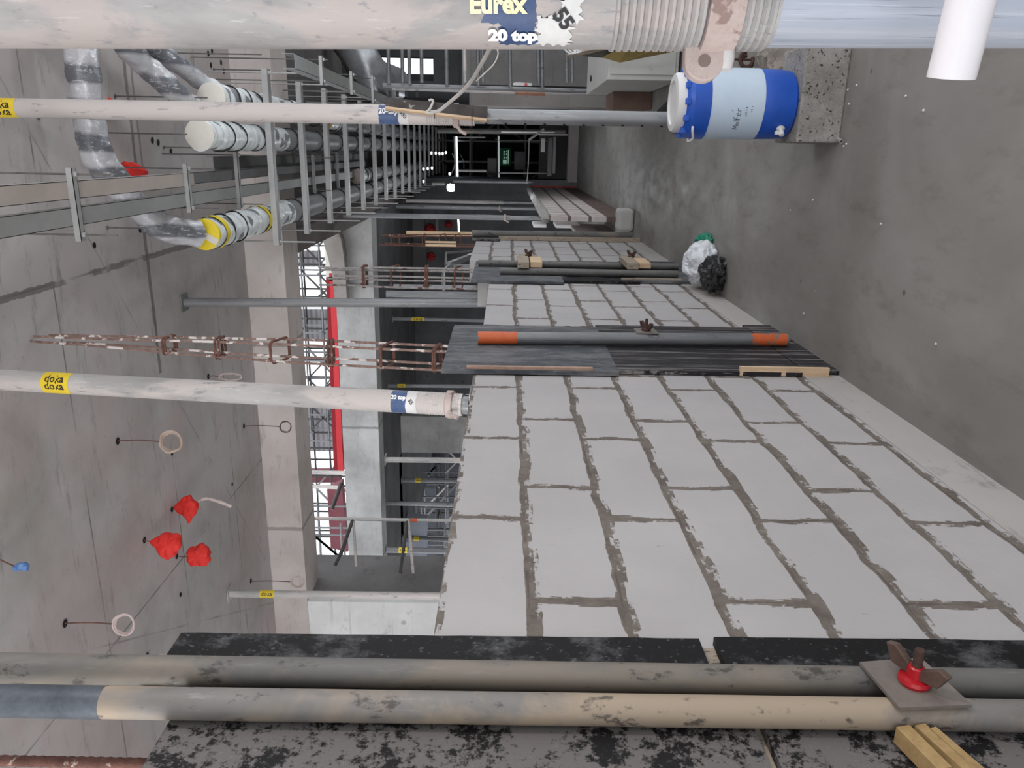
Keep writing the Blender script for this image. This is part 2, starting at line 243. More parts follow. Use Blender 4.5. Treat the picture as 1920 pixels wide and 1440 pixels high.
# ---------------------------------------------------------------- mesh builders
class MB:
    def __init__(s): s.v, s.f = [], []
    def box(s, lo, hi):
        x0, x1 = sorted((lo[0], hi[0])); y0, y1 = sorted((lo[1], hi[1])); z0, z1 = sorted((lo[2], hi[2])); n = len(s.v)
        s.v += [(x, y, z) for z in (z0, z1) for y in (y0, y1) for x in (x0, x1)]
        s.f += [tuple(n+i for i in q) for q in ((0, 2, 3, 1), (4, 5, 7, 6), (0, 1, 5, 4), (2, 6, 7, 3), (0, 4, 6, 2), (1, 3, 7, 5))]; return s
    def bar(s, a, b, w, h, up=(0, 0, 1)):
        a, b = Vector(a), Vector(b); d = (b-a).normalized(); u = Vector(up); x = d.cross(u)
        x = x.normalized() if x.length > 1e-5 else d.orthogonal().normalized(); y = x.cross(d).normalized(); n = len(s.v)
        for p in (a, b): s.v += [tuple(p+x*i*w/2+y*j*h/2) for i, j in ((-1, -1), (1, -1), (1, 1), (-1, 1))]
        s.f += [tuple(n+i for i in q) for q in ((0, 3, 2, 1), (4, 5, 6, 7), (0, 1, 5, 4), (1, 2, 6, 5), (2, 3, 7, 6), (3, 0, 4, 7))]; return s
    def prism(s, pts, off):
        n = len(s.v); k = len(pts); off = Vector(off); s.v += [tuple(p) for p in pts]+[tuple(Vector(p)+off) for p in pts]
        s.f += [tuple(n+i for i in range(k))[::-1], tuple(n+k+i for i in range(k))]+[(n+i, n+(i+1) % k, n+k+(i+1) % k, n+k+i) for i in range(k)]; return s
    def lathe(s, P, A, prof, e1=None, seg=24, cap=True, jit=0):
        A = Vector(A).normalized(); e1 = e1 if e1 is not None else A.orthogonal(); e1 = (e1-A*e1.dot(A)).normalized(); e2 = A.cross(e1); P = Vector(P); n = len(s.v); m = len(prof)
        for t, r in prof:
            for i in range(seg):
                a = 2*math.pi*i/seg; p = P+A*t+(e1*math.cos(a)+e2*math.sin(a))*r
                if jit: p += (p-P-A*t)*jit*noise.noise(p*9)
                s.v.append(tuple(p))
        s.f += [(n+j*seg+i, n+j*seg+(i+1) % seg, n+(j+1)*seg+(i+1) % seg, n+(j+1)*seg+i) for j in range(m-1) for i in range(seg)]
        if cap: s.f += [tuple(n+i for i in range(seg))[::-1], tuple(n+(m-1)*seg+i for i in range(seg))]
        return s
    def tube(s, pts, r, seg=10, closed=False, jit=0):
        pts = [Vector(p) for p in pts]; n = len(s.v); k = len(pts); N = None
        for i, p in enumerate(pts):
            a = pts[(i-1) % k] if closed else pts[max(0, i-1)]; b = pts[(i+1) % k] if closed else pts[min(k-1, i+1)]; t = (b-a).normalized()
            N = t.orthogonal().normalized() if N is None else (N-t*N.dot(t)).normalized(); B = t.cross(N); rr = r[i] if isinstance(r, (list, tuple)) else r
            for j in range(seg):
                w = 2*math.pi*j/seg; q = p+(N*math.cos(w)+B*math.sin(w))*rr
                if jit: q += (q-p)*jit*noise.noise(q*14)
                s.v.append(tuple(q))
        s.f += [(n+i*seg+j, n+i*seg+(j+1) % seg, n+((i+1) % k)*seg+(j+1) % seg, n+((i+1) % k)*seg+j) for i in range(k if closed else k-1) for j in range(seg)]
        if not closed: s.f += [tuple(n+j for j in range(seg))[::-1], tuple(n+(k-1)*seg+j for j in range(seg))]
        return s
    def blob(s, c, rad, amp=.25, fr=3., seed=0, seg=28, rings=18, flat_z=None):
        c = Vector(c); n = len(s.v); o = Vector((seed*3.1, seed*1.7, seed*.9))
        for j in range(rings+1):
            for i in range(seg):
                th, ph = math.pi*j/rings, 2*math.pi*i/seg; d = Vector((math.sin(th)*math.cos(ph), math.sin(th)*math.sin(ph), math.cos(th)))
                k = 1+amp*noise.noise(d*fr+o)+amp*.5*(1-2*abs(noise.noise(d*fr*2.3+o))); p = c+Vector((d.x*rad[0], d.y*rad[1], d.z*rad[2]))*k
                if flat_z is not None: p.z = max(p.z, flat_z)
                s.v.append(tuple(p))
        s.f += [(n+j*seg+i, n+(j+1)*seg+i, n+(j+1)*seg+(i+1) % seg, n+j*seg+(i+1) % seg) for j in range(rings) for i in range(seg)]; return s
    def plate_cyl(s, P, A, e1, r, s0, s1, a0, a1, th=.0008, n=14, tear=0):   # curved sheet lying on a cylinder
        e2 = A.cross(e1); q = len(s.v); m = 10
        for t in range(m+1):
            for i in range(n+1):
                a = a0+(a1-a0)*i/n; z = s0+(s1-s0)*t/m
                if tear and t in (0, m): z += tear*noise.noise(Vector((i*.9, t*.7, s0*40)))
                if tear and i in (0, n): a += tear/r*noise.noise(Vector((t*1.3, i, 7)))
                s.v.append(tuple(P+A*z+(e1*math.cos(a)+e2*math.sin(a))*(r+th)))
        s.f += [(q+t*(n+1)+i, q+t*(n+1)+i+1, q+(t+1)*(n+1)+i+1, q+(t+1)*(n+1)+i) for t in range(m) for i in range(n)]; return s
def tagp(o, label=None, cat=None, group=None, kind=None):
    for k, v in (('label', label), ('category', cat), ('group', group), ('kind', kind)):
        if v: o[k] = v
    return o
def obj(name, mb, mat, parent=None, smooth=True, bevel=0, **kw):
    me = bpy.data.meshes.new(name); me.from_pydata([tuple(v) for v in mb.v], [], mb.f); me.materials.append(mat)
    if smooth:
        me.polygons.foreach_set('use_smooth', [True]*len(me.polygons))
        try: me.set_sharp_from_angle(angle=math.radians(38))
        except Exception: pass
    me.update(); o = bpy.data.objects.new(name, me); COL.objects.link(o)
    if bevel:
        b = o.modifiers.new('bevel', 'BEVEL'); b.width = bevel; b.segments = 2; b.limit_method = 'ANGLE'
    if parent is not None:
        o.parent = parent; q = parent.location if parent.parent is None else Vector((0, 0, 0))
        o.matrix_parent_inverse = Matrix.Translation(-q)
    return tagp(o, **kw)
def thing(name, loc, label, cat, group=None):
    o = bpy.data.objects.new(name, None); COL.objects.link(o); o.location = loc; o.empty_display_size = .1
    return tagp(o, label, cat, group)
def struct(name, mb, mat, parent=None, **kw): return obj(name, mb, mat, parent, smooth=False, kind='structure', **kw)
def font_mesh(body, size, bold=0):
    c = bpy.data.curves.new('t', 'FONT'); c.body = body; c.size = size; c.align_x = 'CENTER'; c.align_y = 'CENTER'; c.offset = bold; c.resolution_u = 3
    o = bpy.data.objects.new('t', c); COL.objects.link(o); bpy.context.view_layer.update()
    me = bpy.data.meshes.new_from_object(o.evaluated_get(bpy.context.evaluated_depsgraph_get()))
    v = [tuple(p.co) for p in me.vertices]; f = [tuple(p.vertices) for p in me.polygons]
    bpy.data.objects.remove(o); bpy.data.curves.remove(c); bpy.data.meshes.remove(me); return v, f
def text_cyl(mb, body, size, P, A, e1, r, s, ang, bold=0, rot=0, th=.0026):
    v, f = font_mesh(body, size, bold); e2 = A.cross(e1); n = len(mb.v); c, d = math.cos(rot), math.sin(rot)
    for x, y, z in v:
        x, y = x*c-y*d, x*d+y*c; a = ang-y/r
        mb.v.append(tuple(P+A*(s+x)+(e1*math.cos(a)+e2*math.sin(a))*(r+th)))
    mb.f += [tuple(n+i for i in q)[::-1] for q in f]; return mb
def text_plane(mb, body, size, P, ex, ey, bold=0, off=.002):
    v, f = font_mesh(body, size, bold); ex, ey = Vector(ex).normalized(), Vector(ey).normalized(); nn = ex.cross(ey); n = len(mb.v)
    for x, y, z in v: mb.v.append(tuple(Vector(P)+ex*x+ey*y+nn*off))
    mb.f += [tuple(n+i for i in q) for q in f]; return mb
# ================================================================ SETTING
BY0 = 7.88; BZ = onY(547, 700, BY0).z; BY1 = BY0+.55
struct('floor', MB().box((-12, -3, -.2), (4.5, 27, 0)), FLR)
struct('ceiling', MB().box((-12, -3, CZ), (4.5, BY0+.3, CZ+.3)), CEIL)
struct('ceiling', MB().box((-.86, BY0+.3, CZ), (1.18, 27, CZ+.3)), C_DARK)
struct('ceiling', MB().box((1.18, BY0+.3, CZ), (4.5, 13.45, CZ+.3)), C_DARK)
struct('trim_1', MB().box((-12, BY0, BZ), (4.5, BY1, CZ+.6)), C_BEAM, label='pinkish concrete downstand beam crossing the ceiling behind the props')
# pale wall under the beam, its side's shade put into a darker concrete, at the far left of the hall
pa = onY(590, 1128, BY0+.02); pb = onX(590, 1040, pa.x)
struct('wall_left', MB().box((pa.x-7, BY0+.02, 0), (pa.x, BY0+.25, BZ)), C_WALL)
struct('wall_left', MB().box((pa.x-.3, BY0+.25, 0), (pa.x, pb.y, 6.5)), concrete('wall_side_shade', (88, 86, 86), (110, 108, 108)))
struct('trim_10', MB().box((-1.12, BY1, 3.82), (-.86, 26, CZ+.3)), concrete('edge_beam_brownish', (104, 98, 95), (128, 122, 118)), label='brownish edge beam running along the corridor ceiling beside the hangers')
# second beam, curved bracket
B2 = 13.0; b2z1 = onY(637, 700, B2).z; b2z0 = onY(706, 700, B2).z; b2x = onY(700, 402, B2).x
struct('trim_2', MB().box((-14, B2, b2z0), (b2x, B2+.5, b2z1)), C_GREY, label='pale grey concrete beam in front of the dark hall')
pts = [onY(x, y, B2-.02) for x, y in ((603, 420), (610, 409), (624, 412), (636, 424), (645, 445), (650, 475), (654, 520), (656, 570), (635, 570), (629, 512), (622, 482), (614, 455), (607, 438))]
struct('trim_3', MB().prism(pts, (0, -.25, 0)), concrete('upstand_brown_grey', (128, 122, 118), (154, 148, 143), False), label='curved concrete upstand in front of the grey beam')
# dark hall beyond
hz = b2z0+.02
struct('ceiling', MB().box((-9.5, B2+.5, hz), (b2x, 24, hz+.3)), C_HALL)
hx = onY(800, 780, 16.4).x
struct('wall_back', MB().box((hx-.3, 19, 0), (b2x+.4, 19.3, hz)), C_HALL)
pc0, pc1 = onY(735, 848, 16), onY(735, 780, 16)
struct('trim_4', MB().box((pc0.x, 16, 0), (pc1.x, 16.6, hz)), C_GREY, label='grey concrete column standing beyond the open hall beam')
struct('trim_5', MB().box((-14, 15.6, onY(750, 950, 15.6).z), (pc0.x, 16.0, hz)), concrete('brown_beam', (92, 84, 80), (112, 104, 100)), label='brownish inner beam above the distant scaffolding')
for k, (y0, y1) in enumerate(((402, 455), (470, 520))):
    a, b = onY(830, y1, 18.8), onY(800, y0, 18.8)
struct('wall_right', MB().box((b2x+.2, 19.2, 0), (b2x+.4, 27, CZ)), C_HALL)
# corridor end and the right hand walls
RX = .98; RY = 13.2
wa, wb = onY(706, 150, RY), onY(812, 107, RY)
w = MB(); w.box((RX, RY, wa.z), (4.5, RY+.25, CZ)); w.box((RX, RY, 0), (4.5, RY+.25, wb.z)); w.box((RX, RY, wb.z), (wa.x, RY+.25, wa.z)); w.box((wb.x, RY, wb.z), (4.5, RY+.25, wa.z))
DK = concrete('end_wall_dark', (40, 41, 43), (60, 61, 63))  # darkness of the opening is put into this wall colour
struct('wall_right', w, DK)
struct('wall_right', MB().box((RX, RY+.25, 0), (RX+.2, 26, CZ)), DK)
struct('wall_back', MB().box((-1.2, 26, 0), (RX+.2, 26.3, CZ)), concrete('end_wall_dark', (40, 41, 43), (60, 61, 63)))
a, b = onY(866, 158, 12.9), onY(866, 108, 12.9); struct('trim_6', MB().box((a.x, 12.9, 0), (b.x+1, 13.2, a.z)), concrete('upstand_grey', (112, 110, 109), (134, 131, 130)), label='grey concrete upstand behind the scaffold rungs')
a, b = onY(880, 197, 12.5), onY(880, 172, 12.5); struct('trim_7', MB().box((a.x, 12.5, 0), (b.x, 13.2, a.z)), concrete('upstand_warm', (124, 119, 117), (140, 135, 133)), label='low concrete pier beside the tall prop')
k0 = onZ(1083, 300, 0); struct('trim_8', MB().box((-.62, k0.y, 0), (RX, k0.y+.35, .2)), concrete('sill_pinkish', (172, 164, 162), (188, 181, 179)), label='pale concrete sill across the end of the corridor floor')
struct('trim_9', MB().box((-.62, k0.y+2, 0), (.9, k0.y+2.2, .75)), concrete('sill_dark', (58, 56, 56), (74, 72, 72)), label='dark low barrier behind the pale sill')
# ---------------------------------------------------------------- block walls
def blockwall(y_far, y_near, ztop, label, x=WX, mat=BLK, th=.2, plz=.168):
    p0, p1 = onX(1000, y_far, x).y, onX(1000, y_near, x).y
    o = struct('wall_left', MB().box((x-th, p1, plz), (x, p0, ztop)), mat, label=label)
    obj('plinth', MB().box((x-th, p1, 0), (x+.004, p0, plz)), C_KERB, o, smooth=False); return p0, p1
W1T = 1.655
w1 = blockwall(690, 1200, W1T, 'nearest infill wall of white blocks with smeared mortar')
w2 = blockwall(528, 610, onX(912, 570, WX).z, 'second infill wall of white blocks, beyond the orange ended tube')
w3 = blockwall(447, 490, onX(884, 478, WX).z, 'third infill wall of white blocks, beyond the paired tubes')
blockwall(1200, 1500, W1T, 'block wall hidden behind the nearest formwork')
# concrete posts between block panels (inside the formwork)
for (ya, yb), lab in (((608, 694), 'second'), ((487, 528), 'third'), ((436, 447), 'fourth')):
    q0, q1 = onX(1000, ya, WX).y, onX(1000, yb, WX).y
    struct('wall_left', MB().box((WX-.2, q1, 0), (WX-.004, q0, onX(900, (ya+yb)/2, WX).z)), C_GREY)
BRN = NT('stained_block_pier'); _b = BRN.n('ShaderNodeTexBrick'); _b.inputs['Scale'].default_value = 1; _b.inputs['Brick Width'].default_value = .42; _b.inputs['Row Height'].default_value = .25; _b.inputs['Mortar Size'].default_value = .02
_s = BRN.n('ShaderNodeSeparateXYZ'); BRN.l(BRN.tc, _s.inputs[0]); _c = BRN.n('ShaderNodeCombineXYZ'); BRN.l(_s.outputs[1], _c.inputs[0]); BRN.l(_s.outputs[2], _c.inputs[1]); BRN.l(_c.outputs[0], _b.inputs['Vector'])
BRN = BRN.done(BRN.mix(_b.outputs['Fac'], BRN.ramp(BRN.noise(5, 7, .7), [(.35, (190, 180, 176)), (.65, (222, 215, 211))]), (118, 104, 98)), .85)
DX = -.74; dn, df = onX(1030, 405, DX).y, onX(990, 351, DX).y
d = struct('wall_left', MB().box((DX-.06, dn, .3), (DX, df, 1.02)), BRN, label='low brownish block wall far down the corridor')
obj('plinth', MB().box((DX-.06, dn, 0), (DX+.004, df, .3)), surf('brown_plinth', (92, 76, 70), (120, 104, 98), 5), d, smooth=False)
mb = MB()
for i in range(int((df-dn)/.3)): mb.blob((DX-.03, dn+i*.3+.15, 1.03), (.06, .2, .05), .35, 4, i, 12, 8)
tagp(obj('rubble_coping', mb, surf('rubble_mortar', (150, 146, 142), (190, 188, 186), 12), None), 'lumpy mortar heap lying along the top of the low brownish wall', 'mortar', kind='stuff')
# ================================================================ FORMWORK, TUBES, CLAMPS ON THE LEFT
def board(name, xa, xb, ya, yb, X, mat, label, th=.018, cat='board', jag=.003, slant=True):
    """ply sheet on plane X between photo heights xa..xb (up..down) and photo rows ya (far) .. yb (near)"""
    z1 = onX(xa, ya, X).z; z0 = max(.0, onX(xb, ya, X).z); y1 = onX(xa, ya, X).y; y0 = onX(xa, yb, X).y
    pts = []; n = 26
    for i in range(n+1): pts.append(Vector((X-th, y1+jag*noise.noise(Vector((i*1.9, xa, 0))), z0+(z1-z0)*i/n)))
    for i in range(n+1): pts.append(Vector((X-th, y0+jag*noise.noise(Vector((i*1.9, xb, 5))), z1+(z0-z1)*i/n)))
    return tagp(obj(name, MB().prism(pts, (th, 0, 0)), mat, None, smooth=False), label, cat)
XB = WX+.024
board('plywood_board', 340, 1306, 1186, 1312, XB, P_BLK, 'black film faced plywood board, upper one of the nearest formwork')
board('plywood_board', 1338, 2600, 1194, 1312, XB, P_BLK, 'black film faced plywood board, lower one of the nearest formwork')
board('plywood_board', 340, 1392, 1314, 1640, XB, P_GRY, 'plywood board caked in grey cement, below the paired near tubes in the photo')
board('plywood_board', 1410, 2600, 1314, 1700, XB, P_GRY, 'cement caked plywood board at the bottom right corner of the photo')
obj('timber_batten', MB().box((WX+.001, onX(1320, 1245, XB).y-.3, onX(1345, 1200, XB).z-.02), (XB-.019, onX(1320, 1200, XB).y, onX(1300, 1200, XB).z+.03)), WOODG, None, smooth=False, label='pale timber strip showing between the two black boards', cat='batten')
board('plywood_board', 852, 1116, 609, 693, XB, P_SLT, 'slate grey plywood board behind the top of the orange ended tube')
board('plywood_board', 1116, 1390, 609, 693, XB-.002, P_STR, 'black streaked plywood board in the middle of the second formwork')
board('plywood_board', 1392, 1575, 609, 693, XB, P_STR, 'black streaked plywood board at the floor end of the second formwork')
board('plywood_board', 893, 1040, 489, 526, XB, P_SLT, 'blue grey plywood board at the top of the third formwork')
board('plywood_board', 1040, 1160, 489, 526, XB-.002, P_BLK, 'dark plywood board in the middle of the third formwork')
board('plywood_board', 1160, 1280, 489, 526, XB, P_SLT, 'grey plywood board at the floor end of the third formwork')
board('plywood_board', 888, 938, 441, 448, XB, P_GRY, 'short dark board at the top of the fourth formwork')
p, q = onX(1385, 694, XB), onX(1548, 694, XB)
obj('timber_batten', MB().box((XB-.02, p.y-.02, q.z), (XB+.02, p.y+.0, p.z)), WOOD, None, smooth=False, label='pale timber batten along the lower edge of the second formwork', cat='batten')
p, q = onX(875, 689, XB), onX(1110, 691, XB)
obj('timber_batten', MB().box((XB-.02, p.y-.022, q.z), (XB+.012, p.y, p.z)), surf('splintered_edge', (150, 120, 104), (182, 156, 138), 14, .8), None, smooth=False, label='splintered timber edge below the slate grey board', cat='batten')
p, q = onX(1165, 524, XB), onX(1275, 524, XB)
obj('timber_batten', MB().box((XB-.02, p.y-.02, max(0, q.z)), (XB+.012, p.y+.01, p.z)), WOODG, None, smooth=False, label='thin timber batten at the floor end of the third formwork', cat='batten')
p, q = onX(935, 445, XB), onX(1190, 445, XB)
obj('timber_batten', MB().box((XB-.02, p.y-.1, max(0, q.z)), (XB+.02, p.y+.02, p.z)), WOODG, None, smooth=False, label='long timber batten beside the fourth formwork tube', cat='batten')
def tube_thing(pa, pb, r, mat, label, ends=None, hollow=True, name='scaffold_tube', group=None):
    pa, pb = Vector(pa), Vector(pb); base = pa if pa.z < pb.z else pb; L = (pb-pa).length; A = (pb-pa).normalized()
    prof = [(0, r*.84), (0, r), (L, r), (L, r*.84)]
    if hollow: prof = [(.05, r*.84)]+prof+[(L-.05, r*.84)]
    t = thing(name, base, label, 'tube', group)
    obj('tube_wall', MB().lathe(pa, A, prof, seg=28), mat, t)
    for s0, s1, m in ends or []: obj('painted_end', MB().lathe(pa+A*s0*L, A, [(0, r+.0008), ((s1-s0)*L, r+.0008)], seg=28, cap=False, jit=.004), m, t, label='orange painted length')
    return t
XT = XB+.028
def xt(x, y, X=XT): return onX(x, y, X)
def vert(px_top, px_bot, X, z_min=None):     # straight tube axis between two photo points on plane X, run on down to the floor
    a, b = onX(*px_top, X), onX(*px_bot, X); d = (b-a)
    if z_min is not None: b = a+d*((z_min-a.z)/d.z)
    return a, b
a, b = vert((0, 1252), (1920, 1283), XT+.001, 0); a = a+(a-b)*.18
tube_thing(a, b, .0262, T_DRK, 'dirty grey scaffold tube standing on the nearest black board, farther of the pair')
a, b = vert((0, 1314), (1920, 1342), XT+.001, 0); a = a+(a-b)*.18
tn = tube_thing(a, b, .0262, T_BEI, 'beige stained scaffold tube on the nearest formwork, closer of the pair')
L = (b-a).length; A_ = (b-a).normalized()
sa = (onX(0, 1314, XT)-a).dot(A_); sb = (onX(198, 1316, XT)-a).dot(A_)
obj('dark_sleeve', MB().lathe(a+A_*(sa-.2), A_, [(0, .0268), (sb-sa+.2, .0268)], seg=28, cap=False), surf('blue_grey_wet_steel', (62, 68, 76), (104, 110, 118), 9, .4, .3, .1, (160, 164, 168), .66, 9), tn, label='blue grey upper length of the tube')
a, b = vert((896, 633), (1476, 637), XB+.034)
tube_thing(a, b, .031, T_GRY, 'grey tube with orange painted ends clamped to the second formwork', [(.0, .125, ORNG), (.88, .995, ORNG)])
a, b = vert((897, 493), (1272, 500), XT); b.z = max(.03, b.z); tube_thing(a, b, .027, T_DRK, 'grey tube of the third formwork, upper one in the photo')
a, b = vert((938, 508), (1271, 514), XT); b.z = max(.03, b.z); tube_thing(a, b, .027, T_DRK, 'shorter grey tube of the third formwork, lower one in the photo')
a, b = vert((885, 438), (1185, 442), XT+.01); b.z = max(.02, b.z); tube_thing(a, b, .04, T_DRK, 'grey tube standing at the fourth formwork beside the white bag')
def clamp(px, py, X, size, label, wood=False, red=False, tilt=0., plate=True):
    c = onX(px, py, X); t = thing('formwork_clamp', c, label, 'clamp')
    if plate:
        s = size/2; k = [(-s, -s), (s, -s*.9), (s*1.0, s), (-s*.9, s)]; pts = []
        for u, v in k: pts.append(c+Vector((0, u*math.cos(tilt)-v*math.sin(tilt), u*math.sin(tilt)+v*math.cos(tilt))))
        obj('washer_plate', MB().prism(pts, (.006, 0, 0)), surf('brown_steel_plate', (112, 104, 98), (136, 128, 122), 9, .6, .2, .2), t, smooth=False)
    if wood:
        obj('wood_block', MB().prism([c+Vector((0, .02, -.095)), c+Vector((0, .02, .095)), c+Vector((0, .27, .075)), c+Vector((0, .24, -.06))], (.035, 0, 0)), WOODG, t, smooth=False)
        obj('wood_block', MB().box((c.x-.0, c.y-.34, c.z+.004), (c.x+.05, c.y+.02, c.z+.095)), WOODO if py < 491 else WOODG, t, smooth=False, bevel=.004)
        obj('wood_block', MB().box((c.x-.0, c.y-.29, c.z-.10), (c.x+.045, c.y+.02, c.z-.006)), WOOD, t, smooth=False, bevel=.004)
        c = c+Vector((.035, .09, 0))
    X0 = c.x+.006; s = size
    obj('tie_rod', MB().lathe((c.x-(.06 if plate else .01), c.y, c.z), (1, 0, 0), [(i*.006, .0075+(.0012 if i % 2 else 0)) for i in range(int(((.075+s*.55) if plate else .05)/.006))], seg=12), RUSTD, t)
    nb = MB().lathe((X0, c.y, c.z), (1, 0, 0), [(0, s*.2), (.006, s*.22), (.012, s*.2), (.014, s*.12), (s*.25, s*.11), (s*.27, s*.09)], seg=20)
    obj('nut_disc', nb, surf('red_glazed_nut', (150, 14, 26), (190, 24, 36), 6, .3) if red else RUSTD, t)
    for k, a0 in enumerate((.5, .5+math.pi)):
        u = Vector((0, math.cos(a0), math.sin(a0))); v = Vector((1, 0, 0)); o = Vector((X0+s*.12, c.y, c.z))
        pts = [o+u*s*.08-v*s*.02, o+u*s*.34+v*s*.02, o+u*s*.46+v*s*.26, o+u*s*.32+v*s*.30, o+u*s*.08+v*s*.14]
        obj('nut_wing', MB().prism([p+Vector((0, -u.z, u.y))*-.007 for p in pts], Vector((0, -u.z, u.y))*.014), RUSTD if not red else surf('brown_cast_nut', (70, 52, 46), (104, 84, 74), 12, .5), t, smooth=False, bevel=.002)
    return t
clamp(1712, 1285, XT+.03, .125, 'square steel plate with red and brown wing nut across the two near tubes', red=True, tilt=.12)
clamp(1211, 622, XT+.035, .11, 'small rusty wing nut on the orange ended tube', tilt=.0)
clamp(991, 492, XT+.03, .13, 'wing nut on split wood blocks at the upper part of the paired tubes', wood=True, plate=False)
clamp(1186, 494, XT+.03, .13, 'wing nut on grey and orange wood blocks near the floor end of the paired tubes', wood=True, plate=False)
# broken wood chock behind near tube
mb = MB()
for i, (u, v, w_) in enumerate(((1690, 1375, .05), (1722, 1372, .04), (1745, 1378, .03))):
    a = onX(u, v, XB+.02); mb.bar(a, a+Vector((.0, -.09-.02*i, -.02-.01*i)), w_*.5, .03, (1, 0, 0))
obj('wood_chock', mb, surf('split_yellow_wood', (140, 112, 74), (196, 168, 116), 8, .8, 0, .4, (70, 50, 34), .6, 20), None, smooth=False, label='splintered yellow wood chock under the closer near tube', cat='wood piece')
# ================================================================ PROPS
def frame(A):
    A = Vector(A).normalized(); return A
def prop(top, bot, ro, ri, split, label, name='steel_prop', m_out=T_PROP, m_in=T_IN, yellow=None, blue=None, nut=True, thread=.28, holes=True, detail=1, lug=0.):
    """prop with the wide tube on top; split = distance from the top where the wide tube ends (m)"""
    top, bot = Vector(top), Vector(bot); A = (bot-top).normalized(); L = (bot-top).length
    e1 = (EYEP-(top+A*(EYEP-top).dot(A))).normalized(); e2 = A.cross(e1)
    t = thing(name, bot, label, 'prop')
    seg = 48 if detail > 1 else 24
    pr = [(0, ro), (split-thread, ro)]
    if detail > 1:
        k = int(thread/.0078)
        for i in range(k): z = split-thread+i*.0078; pr += [(z+.0015, ro+.0025), (z+.0045, ro+.0025), (z+.006, ro-.001)]
    elif detail == 1:
        k = int(thread/.012)
        for i in range(k): z = split-thread+i*.012; pr += [(z+.003, ro+.0015), (z+.008, ro-.001)]
    pr += [(split, ro), (split, ri)]
    obj('outer_tube', MB().lathe(top, A, pr, e1, seg), m_out, t)
    it = obj('inner_tube', MB().lathe(top, A, [(split-.05, ri), (L-.008, ri)], e1, seg), m_in, t)
    obj('end_plate', MB().box(bot+Vector((-.07, -.07, 0)), bot+Vector((.07, .07, .008))), m_in, t, smooth=False)
    obj('end_plate', MB().box(top+Vector((-.07, -.07, -.008)), top+Vector((.07, .07, 0))), m_out, t, smooth=False)
    if holes:
        h = MB(); z = split+.06
        while z < L-.1:
            c = top+A*z; d = (e1*math.cos(lug)+e2*math.sin(lug)); h.lathe(c+d*(ri-.004), d, [(0, .007), (.0052, .007)], seg=12); z += .1
        obj('pin_holes', h, HOLE, it)
    if nut:
        z = split-thread*.45
        obj('adjusting_nut', MB().lathe(top+A*z, A, [(0, ro+.004), (.004, ro+.012), (.03, ro+.012), (.034, ro+.004)], e1, seg), RUSTP, t)
        d = (e1*math.cos(lug)+e2*math.sin(lug))
        obj('nut_handle', MB().tube([top+A*(z+.02)+d*(ro+.004), top+A*(z+.04)+d*(ro+.035), top+A*(z+.07)+d*(ro+.05)], .009, 10), RUSTP, t)
    if yellow:
        for s0, s1, txt, rows in yellow:
            st = obj('yellow_sticker', MB().plate_cyl(top, A, e1, ro, s0, s1, -1.35, 1.35, .0008), YSTK, t, label='yellow sticker')
            if txt:
                mb = MB()
                for r_ in rows: text_cyl(mb, txt, (s1-s0)*.36, top, A, e1, ro, (s0+s1)/2, r_, .0006)
                obj('lettering', mb, INK, st)
    if blue:
        s0, s1, s2, tx1, tx2 = blue
        st = obj('blue_sticker', MB().plate_cyl(top, A, e1, ro, s0, s1, -1.3, 1.3, .0008, tear=.004), BSTK, t, label='blue sticker')
        mb = text_cyl(MB(), tx1, (s1-s0)*.36, top, A, e1, ro, (s0+s1)/2, -.35, .0012); obj('lettering', mb, WINK, st)
        st = obj('paper_label', MB().plate_cyl(top, A, e1, ro, s1, s2, -1.3, 1.3, .001, tear=.006), PAPER, t, label='white paper label')
        mb = text_cyl(MB(), tx2, (s2-s1)*.5, top, A, e1, ro, (s1+s2)/2, 0, .0006, -.9); obj('lettering', mb, INK, st)
    return t, A, e1, e2
def along(top, bot, x, y):      # distance along prop axis of the point seen at photo x
    lo, hi = 0., 1.
    for _ in range(40):
        m = (lo+hi)/2; P = top+(bot-top)*m-EYEP
        if 960+FPX*P.dot(RT)/P.dot(FW) < x: lo = m
        else: hi = m
    return lo*(bot-top).length
def ext(p1, p2, ztop, zbot):
    d = p2-p1; return p1+d*((ztop-p1.z)/d.z), p1+d*((zbot-p1.z)/d.z)
# middle prop standing on the block wall
mt, mbm = onX(0, 712, -1.07), onX(880, 760, -1.05); mt, mbm = ext(mt, mbm, CZ-.004, W1T+.001)
f = lambda x: along(mt, mbm, x, 0)
prop(mt, mbm, .049, .04, f(868), 'grey steel prop standing on the nearest block wall, reaching the ceiling', yellow=[(f(90), f(140), 'doka', (-.35, .35))], blue=(f(738), f(766), f(785), '20 top', '55'), thread=f(868)-f(800), lug=.6)
# prop behind the cooler
pt, pb_ = onD(0, 202, 3.92), onD(1300, 225, 3.95); pt, pb_ = ext(pt, pb_, CZ-.004, 0)
f = lambda x: along(pt, pb_, x, 0)
prop(pt, pb_, .0475, .0375, f(890), 'tall steel prop behind the blue cooler with a plank tied to it', yellow=[(f(-18), f(36), 'doka', (-.35, .4))], blue=(f(712), f(749), f(767), '20-top', '550'), thread=f(890)-f(800), lug=1.1)
p2top, p2bot = pt, pb_
